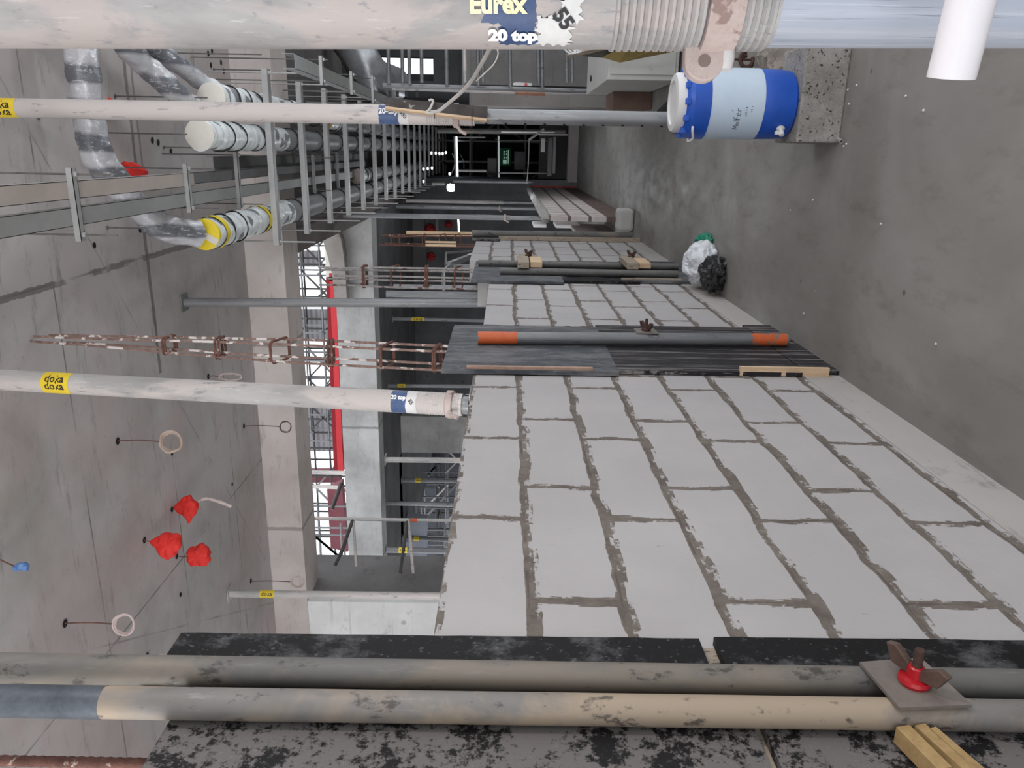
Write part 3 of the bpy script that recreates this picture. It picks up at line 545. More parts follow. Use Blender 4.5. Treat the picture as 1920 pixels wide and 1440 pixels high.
# nearest prop across the top of the photo
nt, nb_ = onD(0, -6, .80), onD(1920, -4, .80); ntt, nbb = ext(nt, nb_, CZ-.004, 0)
f = lambda x: along(ntt, nbb, x, 0)
t, A, e1, e2 = prop(ntt, nbb, .0497, .0485, f(1442), 'very close cement dusted steel prop along the top edge of the photo', m_out=T_NEAR, m_in=T_BLUE, nut=False, thread=f(1442)-f(1145), holes=False, detail=2)
up_ang = math.atan2((UP).dot(e2), (UP).dot(e1))     # angle on the tube that faces the upper edge of the photo
sg = 1 if up_ang > 0 else -1
def ang_at(y):  return -sg*math.asin(max(-1, min(1, (y+5)/90.)))
st = obj('blue_sticker', MB().plate_cyl(ntt, A, e1, .0497, f(908), f(1003), ang_at(-60), ang_at(36), .0006, tear=.004), BSTK, t, label='torn blue sticker')
obj('blue_sticker', MB().plate_cyl(ntt, A, e1, .0497, f(938), f(1004), ang_at(30), ang_at(73), .0006, tear=.005), BSTK, t, label='torn blue sticker')
obj('lettering', text_cyl(MB(), 'Eurex', .0235, ntt, A, e1, .0497, f(934), ang_at(6), .001), surf('cream_ink', (222, 214, 170), (236, 232, 214), 20), st)
obj('lettering', text_cyl(MB(), '20 top', .0185, ntt, A, e1, .0497, f(962), ang_at(56), .0012), WINK, st)
st = obj('paper_label', MB().plate_cyl(ntt, A, e1, .0497, f(1006), f(1068), ang_at(24), ang_at(72), .0008, tear=.012), PAPER, t, label='torn white paper label')
obj('paper_label', MB().plate_cyl(ntt, A, e1, .0497, f(1050), f(1084), ang_at(-30), ang_at(30), .0009, tear=.012), PAPER, t, label='torn white paper label')
obj('lettering', text_cyl(MB(), '55', .02, ntt, A, e1, .0497, f(1052), ang_at(30), .0008, -.9, .002), INK, st)
# yoke with lug, handle
z0, z1 = f(1311), f(1376)
obj('adjusting_nut', MB().lathe(ntt+A*z0, A, [(0, .05), (.001, .0555), (.010, .0565), (.03, .055), (z1-z0, .0545), (z1-z0, .05)], e1, 48), RUSTP, t)
obj('shadow_ring', MB().lathe(ntt+A*(z0-.004), A, [(0, .0515), (.004, .0515)], e1, 48), surf('ring_shade', (84, 80, 84), (104, 100, 104), 12), t)  # shade above the nut, put in as a dark ring
dn_ = (e1*math.cos(-sg*1.25)+e2*math.sin(-sg*1.25)); cz = ntt+A*(f(1322))
lugp = MB(); pts = []; ax = A; R0 = .0215; cc = cz+dn_*.0655; nrm = dn_.cross(A).normalized()
import itertools
ring_o = [cc+(ax*math.cos(k)*R0*.95+dn_*math.sin(k)*R0*.9) for k in [math.pi*i/14 for i in range(15)]]+[cc-ax*R0*.95-dn_*.03, cc+ax*R0*1.35-dn_*.03]
ring_i = [cc+(ax*math.cos(k)+dn_*math.sin(k))*.0065+dn_*-.001 for k in [2*math.pi*i/20 for i in range(20)]]
lugp.prism([p-nrm*.007 for p in ring_o], nrm*.014); lg = obj('lug', lugp, RUSTP, t, smooth=False, bevel=.002)
obj('lug_hole', MB().prism([p-nrm*.0076 for p in ring_i], nrm*.0152), surf('brown_hole', (112, 98, 92), (128, 112, 106), 9), lg, smooth=False)
hp = ntt+A*f(1366); obj('nut_handle', MB().tube([hp+dn_*.045, hp+dn_*.062, hp+dn_*.072-A*.001], [.0085, .0085, .007], 14), surf('pale_dusty_rod', (188, 186, 186), (206, 204, 204), 12), t)
# white pipe clipped across the nearest prop
a, b = onD(1783, 146, .70), onD(1836, -60, .66)
t = thing('plastic_pipe', a, 'short white plastic pipe sticking out in front of the nearest prop', 'pipe')
Lp = (b-a).length; obj('pipe_wall', MB().lathe(a, (b-a), [(.03, .0185), (0, .0185), (0, .0205), (Lp, .0205)], seg=32, cap=False), surf('gloss_white_pvc', (206, 204, 208), (216, 214, 218), 9, .3, 0, .1, (150, 148, 150), .7, 30), t)
# props behind the block walls
def simple_prop(p1, p2, r, label, ys=None, split=.5, zb=0., ztop=CZ, m=T_GRY):
    tp, bt = ext(p1, p2, ztop-.003, zb); ff = lambda x: along(tp, bt, x, 0); L = (bt-tp).length
    yy = [(ff(ys[0]), ff(ys[1]), 'doka', (0,))] if ys else None
    return prop(tp, bt, r, r*.8, L*split, label, m_out=m, m_in=T_IN, yellow=yy, nut=False, thread=.1, holes=False, detail=0)
q1, q2 = onX(405, 567, -1.24), onX(870, 568, -1.24)
t, *_ = simple_prop(q1, q2, .037, 'grey steel prop behind the second block wall with a dark stain at its head', split=.84); 
q1 = onZ(430, 1113, CZ); q2 = onD(828, 1118, (q1-EYEP).dot(FW)); simple_prop(q1, q2, .036, 'pale steel prop near the dark pier with a yellow sticker high on it', (488, 516), .9, m=T_PROP)
for k, (x0, x1, y0, y1, D, r, ys, lab) in enumerate(((718, 890, 723, 724, 15, .036, (746, 760), 'dark steel prop in the hall, just above the middle prop in the photo'), (730, 900, 597, 601, 15.5, .036, (772, 796), 'dark steel prop in the hall between the two rebar cages'),
        (722, 868, 862, 863, 11, .038, None, 'bright steel prop in front of the brownish inner beam'), (751, 862, 900, 902, 17.2, .05, (779, 790), 'dusky prop under the inner beam, second from the grey column'),
        (722, 855, 943, 946, 14.8, .045, None, 'dusky prop under the inner beam, third from the grey column'), (750, 846, 1009, 1012, 17.5, .05, (776, 786), 'dusky prop with a small yellow sticker beside the pale van like panel'),
        (722, 842, 1031, 1033, 13.5, .05, (748, 764), 'grey prop with yellow sticker next to the dark side of the pale pier'))):
    p1, p2 = onD(x0, y0, D), onD(x1, y1, D); simple_prop(p1, p2, r, lab, ys, .6, 0, min(p1.z, hz), T_GRY if k != 2 else T_PROP)
# tall tubes and props along the left side far down the corridor
for k, (x0, x1, y, X, r, lab, m) in enumerate(((640, 1160, 403, -.9, .036, 'thick grey prop, closest of the row beyond the third block wall', T_GRY), (690, 1020, 386, -1.12, .046, 'grey prop second in the row beyond the third block wall', T_GRY),
        (650, 1010, 374, -1.1, .045, 'pale grey prop third in the row beyond the third block wall', T_PROP), (845, 1000, 357, -1.05, .05, 'grey prop standing by the bright work light', T_GRY), (735, 1015, 366, -1.1, .028, 'thin dark prop behind the row beyond the third block wall', T_DRK))):
    p1 = onX(x0, y, X); p1.z = min(p1.z, CZ-.003); p2 = Vector((p1.x, p1.y+.02, 0))
    prop(p1, p2, r, r*.8, p1.z*.62, lab, m_out=m, m_in=T_IN, nut=k in (0, 1), thread=.2, holes=False, detail=0, lug=.8)
# plank tied to the prop behind the cooler, with rope
a, b = onD(722, 204, 3.80), onD(912, 230, 3.80); dd = (b-a).normalized(); u = UP-dd*UP.dot(dd); u.normalize(); n_ = dd.cross(u)
pl = thing('tied_plank', a, 'dark cement caked plank with pale sawn edge tied to the tall prop', 'plank')
A1, B1 = onD(722, 183, 3.85), onD(914, 200, 3.85)
obj('plank_body', MB().prism([A1, B1, onD(913, 222, 3.84), onD(723, 199, 3.84)], FW*.03), surf('caked_plank', (50, 46, 45), (80, 76, 74), 14, .9, 0, .6, (150, 142, 136), .64, 18), pl, smooth=False)
obj('sawn_edge', MB().prism([onD(722, 199, 3.84), onD(913, 222, 3.84), onD(912, 226, 3.835), onD(722, 203, 3.835)], FW*.03), WOOD, pl, smooth=False, label='pale sawn edge')
for x, y in ((815, 210), (885, 222)): c = onD(x, y, 3.83); obj('wire_tie', MB().tube([c+UP*.05-FW*.004, c-FW*.012, c-UP*.035-FW*.004], .0022, 6), RUSTD, pl)
rp = [onD(x, y, dd_) for x, y, dd_ in ((925, 80, 2.9), (915, 98, 3.0), (900, 125, 3.15), (885, 150, 3.35), (868, 170, 3.5), (850, 186, 3.6), (838, 196, 3.68), (822, 208, 3.74), (808, 210, 3.77), (800, 209, 3.78))]
def smooth_path(p, n=6):
    out = []
    for i in range(len(p)-1):
        p0, p1, p2, p3 = p[max(0, i-1)], p[i], p[i+1], p[min(len(p)-1, i+2)]
        for k in range(n):
            s = k/n; out.append(.5*((2*p1)+(p2-p0)*s+(2*p0-5*p1+4*p2-p3)*s*s+(3*p1-p0-3*p2+p3)*s**3))
    return out+[p[-1]]
rope = thing('cord', rp[0], 'pale cord slung from the nearest prop to the tied plank', 'cord')
obj('main_strand', MB().tube(smooth_path(rp), .0085, 8), surf('pale_cord', (176, 172, 168), (200, 196, 192), 20), rope)
obj('knot', MB().tube(smooth_path([onD(x, y, 3.76) for x, y in ((812, 212), (800, 211), (806, 204), (812, 190), (808, 187), (804, 189))]), .006, 8), surf('pale_cord', (0, 0, 0), (0, 0, 0)), rope)
obj('thin_strand', MB().tube(smooth_path([onD(x, y, 3.3) for x, y in ((928, 84), (934, 100), (926, 120), (908, 138), (893, 152))]), .003, 6), surf('pale_cord', (0, 0, 0), (0, 0, 0)), rope)
# ================================================================ REBAR CAGES
def cage(p_bot, p_top, sq, n_st, stirs, label, r=.007, spread=.45, m=RUSTL, ms=RUST, tops=(1, .96, .9, 1.0), dbl=True, rows=2):
    p_bot, p_top = Vector(p_bot), Vector(p_top); A = (p_top-p_bot); t = thing('rebar_cage', p_bot, label, 'rebar cage'); k = 0
    for q_ in (1,):
        for i, j in (((-1, -1), (-1, 1), (1, -1), (1, 1)) if rows == 2 else ((-1, -1), (-.45, 1), (.1, -1), (.55, 1), (1, -1))):
            pts = []; L = tops[k % 4]; k += 1
            for s in range(9):
                u = s/8*L; sp = 1-(1-spread)*max(0, u-.35)/.65; pts.append(p_bot+A*u+Vector((i*sq[0]/2*sp, j*sq[1]/2*sp, 0))+Vector((noise.noise(Vector((k*3, u*3, 0))), noise.noise(Vector((k*5, u*3, 4))), 0))*.016*u)
            obj('rebar', MB().tube(pts, r, 8), m, t)
    for u in stirs:
        c = p_bot+A*u; sp = 1-(1-spread)*max(0, u-.35)/.65; w, h = sq[0]/2*sp+.012, sq[1]/2*sp+.012; tl = random.uniform(-.035, .035)
        for q in range(2 if dbl else 1):
            o = Vector((0, 0, q*.016)); k_ = [(-w, -h), (w, -h), (w, h), (-w, h)]
            pts = []
            for a_ in range(4):
                x0, y0 = k_[a_]; x1, y1 = k_[(a_+1) % 4]
                for s in (.12, .5, .88): pts.append(c+o+Vector((x0+(x1-x0)*s, y0+(y1-y0)*s, tl*((y0+(y1-y0)*s)/h+(.5 if q else 0)))))
            pts += [pts[0]+Vector((w*.1, h*.6, .02))]
            obj('stirrup', MB().tube(pts, .0068, 7), ms, t)
    return t
cb, ct = onX(845, 672, -1.05), onX(60, 634, -1.05)
us = [(along(cb, ct, x, 0))/((ct-cb).length) for x in ()]
def frac(p0, p1, x):
    lo, hi = 0., 1.
    for _ in range(40):
        m = (lo+hi)/2; P = p0+(p1-p0)*m-EYEP
        if 960+FPX*P.dot(RT)/P.dot(FW) > x: lo = m
        else: hi = m
    return lo
cage(cb, ct, (.10, .12), 6, [frac(cb, ct, x) for x in (822, 727, 624, 525, 416, 320)], 'rusty rebar cage with square stirrups rising from the second formwork', m=RUSTL, tops=(1, .92, .99, .96), spread=.3)
cb, ct = onX(895, 522, -1.05), onX(600, 516, -1.05)
cage(cb, ct, (.17, .10), 4, [frac(cb, ct, x) for x in (860, 802, 742, 686)], 'grey rebar cage with wine red stirrups rising from the third formwork', m=RUSTG, spread=.9, rows=3, r=.0085)
cb, ct = onX(890, 451, -1.05), onX(712, 450, -1.05)
cage(cb, ct, (.12, .22), 4, [frac(cb, ct, x) for x in (858, 830, 795, 748, 740)], 'dark red rebar cage rising from the fourth formwork', m=RUST, spread=.8, r=.008, dbl=False)
for x0, x1, y0, y1, m, X, down, lab in ((762, 905, 433, 441, WOOD, -1.02, 0, 'pale timber plank upright beside the dark red rebar cage'), (798, 856, 452, 455, WOOD, -.99, 0, 'thin timber lath on the dark red rebar cage, higher in the photo'), (798, 856, 458, 461.5, WOOD, -.99, 0, 'thin timber lath on the dark red rebar cage, lower in the photo'),
        (724, 872, 545, 557, T_GRY, -1.3, 1, 'broad grey plank upright behind the second block wall'), (738, 884, 533, 541, T_GRY, -1.3, 1, 'narrower grey plank upright beside the grey rebar cage')):
    a, b = onX(x0, (y0+y1)/2, X), onX(x1, (y0+y1)/2, X); b.y = a.y; w_ = (y1-y0)*(a-EYEP).dot(FW)/FPX
    if down: b.z = 0
    tagp(obj('timber_plank', MB().bar(a, b, w_, .03, FW), m, None, smooth=False), lab, 'plank')
tagp(obj('bent_handrail', MB().tube(smooth_path([onX(832, 541, -1.4), onX(832, 512, -1.4), onX(837, 502, -1.4), onX(850, 498, -1.4), onX(884, 499, -1.4), Vector((-1.4, onX(884, 499, -1.4).y, .0))]), .022, 10), T_GRY, None), 'bent grey handrail loop rising behind the third block wall', 'handrail')
tagp(obj('bent_handrail', MB().tube([onX(900, 470, -1.42), onX(836, 474, -1.42), onX(836, 498, -1.42)], .016, 8), T_DRK, None), 'thin dark square handrail behind the third block wall', 'handrail')
a_, b__ = onX(842, 496, -1.5), onX(884, 480, -1.5); tagp(obj('slanting_strut', MB().bar(a_, a_+(b__-a_)*3.2, .07, .07), T_GRY, None), 'slanting grey strut behind the third block wall', 'strut')
# lone starter bar at lower left
a, b = onX(-20, 1426, -1.02), onX(190, 1430, -1.02)
prf = []; 
for i in range(70): prf += [(i*(b-a).length/70, .0085+(.0012 if i % 2 else 0))]
obj('starter_bar', MB().lathe(a, b+(b-a)*2-a, [(s*3, r_) for s, r_ in prf], seg=10), RUST, None, label='thick dark ribbed rebar at the lower left corner of the photo', cat='rebar')
# ================================================================ CEILING SERVICES
HZ = 3.44                                    # underside of the trapeze channels
def xz(x, y, z=HZ): p = onZ(x, y, z); return p
xa, xb = -.80, .60; ys = [xz(515, 300).y+i*1.03 for i in range(17)]; ys[1] += .0
ORD = ('nearest', 'second', 'third', 'fourth', 'fifth', 'sixth', 'seventh', 'eighth', 'ninth', 'tenth', 'eleventh', 'twelfth', 'thirteenth', 'fourteenth', 'fifteenth', 'sixteenth', 'farthest')
def copy_thing(t, loc, label=None):
    r = t.copy(); COL.objects.link(r); r.location = loc
    if label: r['label'] = label
    for ch in [c for c in t.children]:
        c = ch.copy(); COL.objects.link(c); c.parent = r; c.matrix_parent_inverse = ch.matrix_parent_inverse.copy()
        for g in ch.children:
            d = g.copy(); COL.objects.link(d); d.parent = c
    return r
y0 = ys[0]
h0 = thing('trapeze_hanger', (0, y0, HZ), 'zinc trapeze channel carrying the wrapped pipes, nearest of the long row', 'hanger', 'trapeze hangers under the wrapped pipes')
mb = MB(); mb.box((xa, y0-.036, HZ), (xb, y0+.036, HZ+.004)); mb.box((xa, y0-.036, HZ), (xa+1.4, y0-.033, HZ+.05)); mb.box((xa, y0+.033, HZ), (xb, y0+.036, HZ+.05))
obj('channel', mb, ZINC, h0, smooth=False)
for x in (xa+.03, xb-.03):
    obj('threaded_rod', MB().lathe((x, y0, HZ-.30), (0, 0, 1), [(0, .006), (CZ-HZ+.30, .006)], seg=8), ZINC, h0)
    obj('nut', MB().lathe((x, y0, HZ-.012), (0, 0, 1), [(0, .014), (.012, .014)], seg=6), ZINC, h0, smooth=False)
for i in range(1, 17): copy_thing(h0, (random.uniform(-.012, .012), ys[i], HZ), 'zinc trapeze channel carrying the wrapped pipes, %s of the long row' % ORD[i])
PR = .105; PZ = HZ+.052+PR
def pipe(px, py, r, label, yend, cap, wrap_len, tape=None, x_fix=None, zc=None):
    zc = zc or PZ; p = onZ(px, py, zc); X = p.x if x_fix is None else x_fix; t = thing('wrapped_pipe', (X, p.y, zc-r), label, 'pipe')
    obj('pipe_run', MB().lathe((X, p.y+.1, zc), (0, 1, 0), [(0, r*.97), (yend-p.y-.1, r*.97)], seg=32), PIPEG, t)
    prof = []; n = int(wrap_len/.022)
    for i in range(n+1): s = i*wrap_len/n; prof.append((s, r*(1.0+.045*noise.noise(Vector((s*7, px, 0)))+.03*abs(noise.noise(Vector((s*19, px, 3)))))))
    obj('plastic_wrap', MB().lathe((X, p.y, zc), (0, 1, 0), prof, seg=48, jit=.12), WRAP, t, label='milky plastic wrapping')
    cp = obj('end_cap', MB().lathe((X, p.y-.006, zc), (0, 1, 0), [(0, r*.9), (.004, r*.985), (.03, r*1.0)], seg=40), cap, t, label='taped end cap')
    if tape:
        q = MB(); d = Vector((.5, 0, .86)); e = Vector((.86, 0, -.5)); c = Vector((X, p.y-.0075, zc)); q.prism([c+d*r*.95+e*.022, c-d*r*.95+e*.022, c-d*r*.95-e*.022, c+d*r*.95-e*.022], (0, -.002, 0)); obj('tape_strip', q, CAPW, cp, smooth=False)
        for s0 in tape: obj('yellow_tape', MB().lathe((X, p.y+s0, zc), (0, 1, 0), [(0, r*1.075), (.07, r*1.075)], seg=40, cap=False, jit=.05), YEL, t, label='yellow tape')
    for s in (.35, .62):
        if s < wrap_len: obj('strap', MB().tube([(X+math.cos(a_)*r*1.06, p.y+s+.05*math.sin(a_*1+px), zc+math.sin(a_)*r*1.06) for a_ in [2*math.pi*i/30 for i in range(30)]], .006, 6, True), BLACK, t)
    for y in ys:
        if y > p.y and y+.2 < yend: obj('strap', MB().lathe((X, y-.02, zc), (0, 1, 0), [(0, r*1.0), (0, r*1.06), (.022, r*1.06), (.022, r)], seg=32, cap=False), BLACK, t)
    return t
YE = ys[-1]+1
pipe(396, 183, .100, 'wrapped pipe with round beige end cap, partly hidden by the tall prop', YE, CAPW, 2.6)
pipe(374, 253, .100, 'wrapped pipe with beige taped end cap in the middle of the hangers', YE, CAPW, 1.9)
pipe(383, 440, .108, 'wrapped pipe with a bright yellow end cap crossed by beige tape', YE, YEL, 2.0, tape=(.12, 1.15))
pipe(668, 326, .100, 'short starting pipe with pinkish cap, farther along between the others', YE, surf('pink_cap_film', (176, 160, 154), (196, 180, 174), 8), .5, x_fix=-.37)
pipe(612, 238, .07, 'farther pipe with a yellow and beige taped end above the middle one in the photo', YE, surf('ochre_tape', (170, 140, 60), (196, 176, 120), 5), .5, x_fix=.27, zc=HZ+.052+.07)
# trays of folded sheet
def tray(x0, x1, ya, yb, z, label, lip=.05, m=None):
    t = thing('cable_tray', ((x0+x1)/2, ya, z), label, 'cable tray'); mb = MB().box((x0, ya, z), (x1, yb, z+.003))
    obj('tray_sheet', mb, m or ZINCD, t, smooth=False)
    for x in (x0, x1-.003): obj('tray_flange', MB().box((x, ya, z), (x+.003, yb, z+lip)), ZINC, t, smooth=False)
    return t
TZ = 3.62
a0, a1 = onZ(140, 339, TZ), onZ(140, 373, TZ); b0_, b1_ = onZ(140, 389, TZ), onZ(140, 424, TZ)
j = onZ(363, 330, TZ).y
tray(a1.x, a0.x, .8, j, TZ, 'brownish reflecting sheet tray near the left of the photo, beside the red bag', m=TRAYB)
tray(b1_.x, b0_.x, .8, 12, TZ, 'grey sheet tray running beside the brownish one at the left of the photo')
tray(a1.x+.01, a0.x+.0, j+.02, 12, TZ+.02, 'dark sheet tray continuing the brownish one beyond its joint', m=TRAYD)
a, b = onZ(520, 292, TZ), onZ(520, 308, TZ)
tray(a.x-.16, a.x, onZ(400, 296, TZ+.1).y, 12, TZ+.1, 'dark sheet tray under the middle wrapped pipe', m=TRAYD)
def bracket(px, ya, yb, z, label, drop=.2, w=.04, hook=True):
    A_, B_ = onZ(px, ya, z), onZ(px+(8 if px < 300 else 5), yb, z); t = thing('hanger_bracket', (A_+B_)/2, label, 'hanger')
    y = (A_.y+B_.y)/2; A_.y = B_.y = y
    mb = MB().box((B_.x, y-w/2, z-.03), (A_.x, y+w/2, z-.027)); mb.box((B_.x, y-w/2, z-.03), (A_.x, y-w/2+.003, z)); mb.box((B_.x, y+w/2-.003, z-.03), (A_.x, y+w/2, z))
    obj('channel', mb, ZINC, t, smooth=False)
    for x in (A_.x-.03, B_.x+.03):
        obj('threaded_rod', MB().lathe((x, y, z-drop), (0, 0, 1), [(0, .005), (CZ-z+drop, .005)], seg=8), surf('dark_rod', (84, 82, 80), (120, 118, 116), 20, .5, .3), t)
        obj('nut', MB().lathe((x, y, z-.045), (0, 0, 1), [(0, .013), (.014, .013)], seg=6), ZINC, t, smooth=False)
bracket(132, 314, 453, TZ, 'zinc bracket under both trays, nearest the left edge of the photo')
bracket(346, 307, 399, TZ, 'zinc bracket under both trays, by the joint of the brownish tray')
bracket(440, 283, 390, TZ, 'zinc bracket under the trays, between the beige and yellow capped pipes')
bracket(583, 290, 362, TZ, 'thin bracket with wood scrap beyond the second trapeze channel', w=.025)
bracket(628, 285, 358, TZ, 'thin bracket beyond the third trapeze channel', w=.025)
# upper right tray with dropping brackets
UZ = 3.10
a, b = onZ(552, 100, UZ), onZ(552, 128, UZ)
tr = tray(b.x, a.x, a.y, 12.4, UZ, 'dark folded sheet tray dropping away below the top prop, beside the silver duct', lip=.09)
for x, y0_, y1_, n_ in ((597, 104, 160, 'nearest'), (654, 133, 178, 'middle'), (694, 141, 194, 'farthest')): bracket(x, y0_, y1_, UZ, 'zinc bracket holding the dropping tray, %s of its three' % n_, drop=.07)
# wrapped ducts bending down to the pipes
def duct(pts, r, label, mat=FOIL, jit=.25, name='wrapped_duct'):
    t = thing(name, pts[0], label, 'duct'); sp = smooth_path([Vector(p) for p in pts], 8)
    obj('duct_skin', MB().tube(sp, [r*(1+.07*noise.noise(p*5)) for p in sp], 30, jit=jit), mat, t); return t
DZ = 3.92
duct([onZ(148, -160, DZ), onZ(150, -20, DZ), onZ(152, 60, DZ), onZ(157, 150, DZ), onZ(168, 235, DZ), onZ(182, 290, DZ-.02), onZ(208, 325, DZ-.05), onZ(240, 368, DZ-.08), onZ(285, 412, DZ-.12), onZ(330, 432, DZ-.2), onZ(372, 438, PZ+.03)], .085, 'thick duct in clear film curving from the top left to the yellow capped pipe')
duct([onZ(200, 40, DZ-.1), onZ(240, 92, DZ-.1), onZ(275, 125, DZ-.12), onZ(320, 165, DZ-.2), onZ(372, 212, PZ+.08), onZ(400, 240, PZ+.02)], .072, 'duct in clear film running to the middle pipe behind the tall prop')
duct([onZ(240, 50, DZ-.1), onZ(290, 92, DZ-.12), onZ(330, 118, DZ-.18), onZ(370, 148, PZ+.12), onZ(415, 175, PZ+.02)], .06, 'thinner duct in dark banded film running to the upper beige cap')
SILV = surf('silver_duct_sheet', (112, 114, 118), (188, 190, 194), 1.6, .3, .6, .05)
duct([onD(640, 40, 9.8), onD(672, 95, 9.8), onD(700, 140, 9.9), onD(740, 158, 10.4)], .22, 'bright silver duct beside the white window opening', SILV, .02, 'silver_duct')
duct([onD(620, 60, 11), onD(650, 100, 11), onD(672, 138, 11.2), onD(690, 150, 11.8)], .13, 'dull grey duct behind the bright silver duct', surf('dull_duct', (78, 76, 74), (110, 106, 102), 3, .5, .3), .03, 'silver_duct')
# ---------------------------------------------------------------- bags and cables hanging from the ceiling
HOLEN = 0
def anchor(px, py, r=.022):
    c = onZ(px, py, CZ); return MB().lathe((c.x, c.y, CZ-.004), (0, 0, 1), [(0, r), (.006, r*.6)], seg=14)
hp_ = [(383, 85), (397, 95), (390, 100), (414, 117), (395, 122), (419, 133), (285, 263), (296, 267), (320, 284), (176, 460), (262, 432), (338, 1115), (435, 908), (322, 850), (470, 1088), (465, 752)]
for i, (x, y) in enumerate(hp_):
    tagp(obj('ceiling_socket', anchor(x, y, .02 if i > 8 else .024), HOLE, None), 'small black hole in the concrete ceiling', 'socket', 'black holes in the ceiling')
def hang_coil(ax_, ay_, cx, cy, rpx, label, thick=.008, col=None, squash=1., name='cable_coil'):
    a = onZ(ax_, ay_, CZ); d = (a-EYEP).dot(FW); c = onD(cx, cy, d); c.x = a.x; c.y = a.y; c = Vector((a.x, a.y, c.z)); R0 = rpx*d/FPX
    t = thing(name, c, label, 'cable')
    obj('ceiling_hole', anchor(ax_, ay_, .026), HOLE, t)
    m = col or surf('sheathed_cable', (146, 124, 112), (196, 178, 166), 18, .6, 0, .2)
    top = c+Vector((0, 0, R0))
    obj('drop_wire', MB().tube(smooth_path([a, (a+top)/2+Vector((.008, 0, 0)), top]), .0045, 7), surf('drop_wire', (70, 56, 54), (120, 80, 72), 20), t)
    for k in range(3):
        rr = R0*(1-.07*k); pts = [c+U2*math.cos(w_)*rr*squash+Vector((0, 0, 1))*math.sin(w_)*rr+FW*.008*(k-1) for U2 in (UP,) for w_ in [2*math.pi*i/28 for i in range(28)]]
        pts = [p+Vector((noise.noise(p*20+Vector((k, 0, 0))), 0, noise.noise(p*20+Vector((0, k, 0)))))*.008 for p in pts]
        obj('cable_loop', MB().tube(pts, thick, 7, True), m, t)
    return t
hang_coil(220, 827, 320, 828, 20, 'coil of brown and white cable hanging from the ceiling near the middle prop', .0085)
hang_coil(121, 1169, 232, 1170, 20, 'coil of cable in clear film hanging near the lower left of the photo', .006, surf('film_wrapped_cable', (176, 156, 152), (206, 192, 188), 20, .4))
hang_coil(457, 799, 535, 800, 11, 'thin dark wire loop hanging against the pinkish beam', .003, surf('thin_dark_wire', (70, 56, 50), (98, 84, 76), 20), 1.)
hang_coil(390, 706, 432, 705, 22, 'flattened loop of pale cable hanging just beside the middle prop', .005, surf('film_wrapped_cable', (0, 0, 0), (0, 0, 0)), .3)
hang_coil(470, 1090, 558, 1092, 13, 'tangle of pink cable hanging beside the pinkish beam near the pale pier', .006, surf('film_wrapped_cable', (0, 0, 0), (0, 0, 0)), .8)
hang_coil(275, 1230, 304, 1231, 9, 'short cable stub hanging at the edge of the upper black board', .005, surf('film_wrapped_cable', (0, 0, 0), (0, 0, 0)), .35)
def hang_bag(ax_, ay_, pts, label, mat=RED, th=.06, tail=None):
    """a cloth bag: outline seen at photo points, puffed to real thickness"""
    a = onZ(ax_, ay_, CZ); d = (a-EYEP).dot(FW); P = [onD(x, y, d) for x, y in pts]; c = sum(P, Vector())/len(P); t = thing('red_bag' if mat == RED else 'film_bag', c, label, 'bag')
    obj('ceiling_hole', anchor(ax_, ay_, .024), HOLE, t)
    obj('drop_wire', MB().tube([a, P[0]], .004, 6), surf('drop_wire', (0, 0, 0), (0, 0, 0)), t)
    mb = MB(); n = len(P)*5; ring = []
    for i in range(len(P)):
        for k in range(5): ring.append(P[i].lerp(P[(i+1) % len(P)], k/5))
    L = 7
    for s in range(-L, L+1):
        u = s/(L); k = math.sqrt(max(0, 1-u*u)); k = max(k, .02)
        for p in ring:
            q = c+(p-c)*k+FW*u*th; q += (q-c)*.2*noise.noise(q*22)+FW*.02*noise.noise(q*30); mb.v.append(tuple(q))
    for s in range(2*L):
        for i in range(n): mb.f.append((s*n+i, s*n+(i+1) % n, (s+1)*n+(i+1) % n, (s+1)*n+i))
    mb.f += [tuple(range(n))[::-1], tuple(2*L*n+i for i in range(n))]
    obj('bag_cloth', mb, mat, t)
    if tail: obj('cable_tail', MB().tube(smooth_path([onD(x, y, d) for x, y in tail]), [.005]*6+[.012]*(max(1, (len(tail)-1)*6+1-6)), 8, jit=.5), surf('film_wrapped_cable', (0, 0, 0), (0, 0, 0)), t)
hang_bag(322, 955, [(326, 953), (334, 941), (345, 932), (357, 929), (364, 936), (372, 941), (371, 955), (366, 968), (353, 979), (344, 968), (334, 960)], 'red cloth bag with a wrapped cable tail, topmost of the three near the pinkish beam', tail=[(371, 941), (378, 937), (388, 935), (402, 938), (418, 943), (434, 950)])
hang_bag(270, 1013, [(284, 1016), (297, 1004), (312, 998), (328, 999), (340, 1004), (341, 1017), (337, 1030), (332, 1042), (318, 1050), (305, 1043), (294, 1032)], 'largest of the three red cloth bags hanging from the ceiling at the left')
hang_bag(331, 1043, [(350, 1044), (352, 1030), (362, 1023), (378, 1019), (388, 1027), (396, 1036), (397, 1054), (385, 1061), (362, 1062), (352, 1053)], 'red cloth bag nearest the pale cable coils, lowest of the three in the photo')
hang_bag(215, 318, [(222, 310), (236, 303), (255, 304), (270, 315), (276, 322), (262, 335), (240, 330)], 'red cloth bag showing over the brownish tray beside the film wrapped duct')
hang_bag(205, 205, [(182, 174), (210, 186), (218, 200), (208, 224), (192, 222)], 'dark red cloth showing on both edges of the tall prop, by the thick duct', th=.04)
hang_bag(182, 70, [(175, 70), (188, 70), (188, 93), (178, 92)], 'scrap of dark red cloth at the edge of the nearest prop', th=.03)
hang_bag(-8, 1046, [(28, 1062), (34, 1055), (46, 1053), (55, 1060), (54, 1069), (40, 1071), (31, 1070)], 'small blue film bundle hanging at the left edge of the photo', BLUEC, .03)
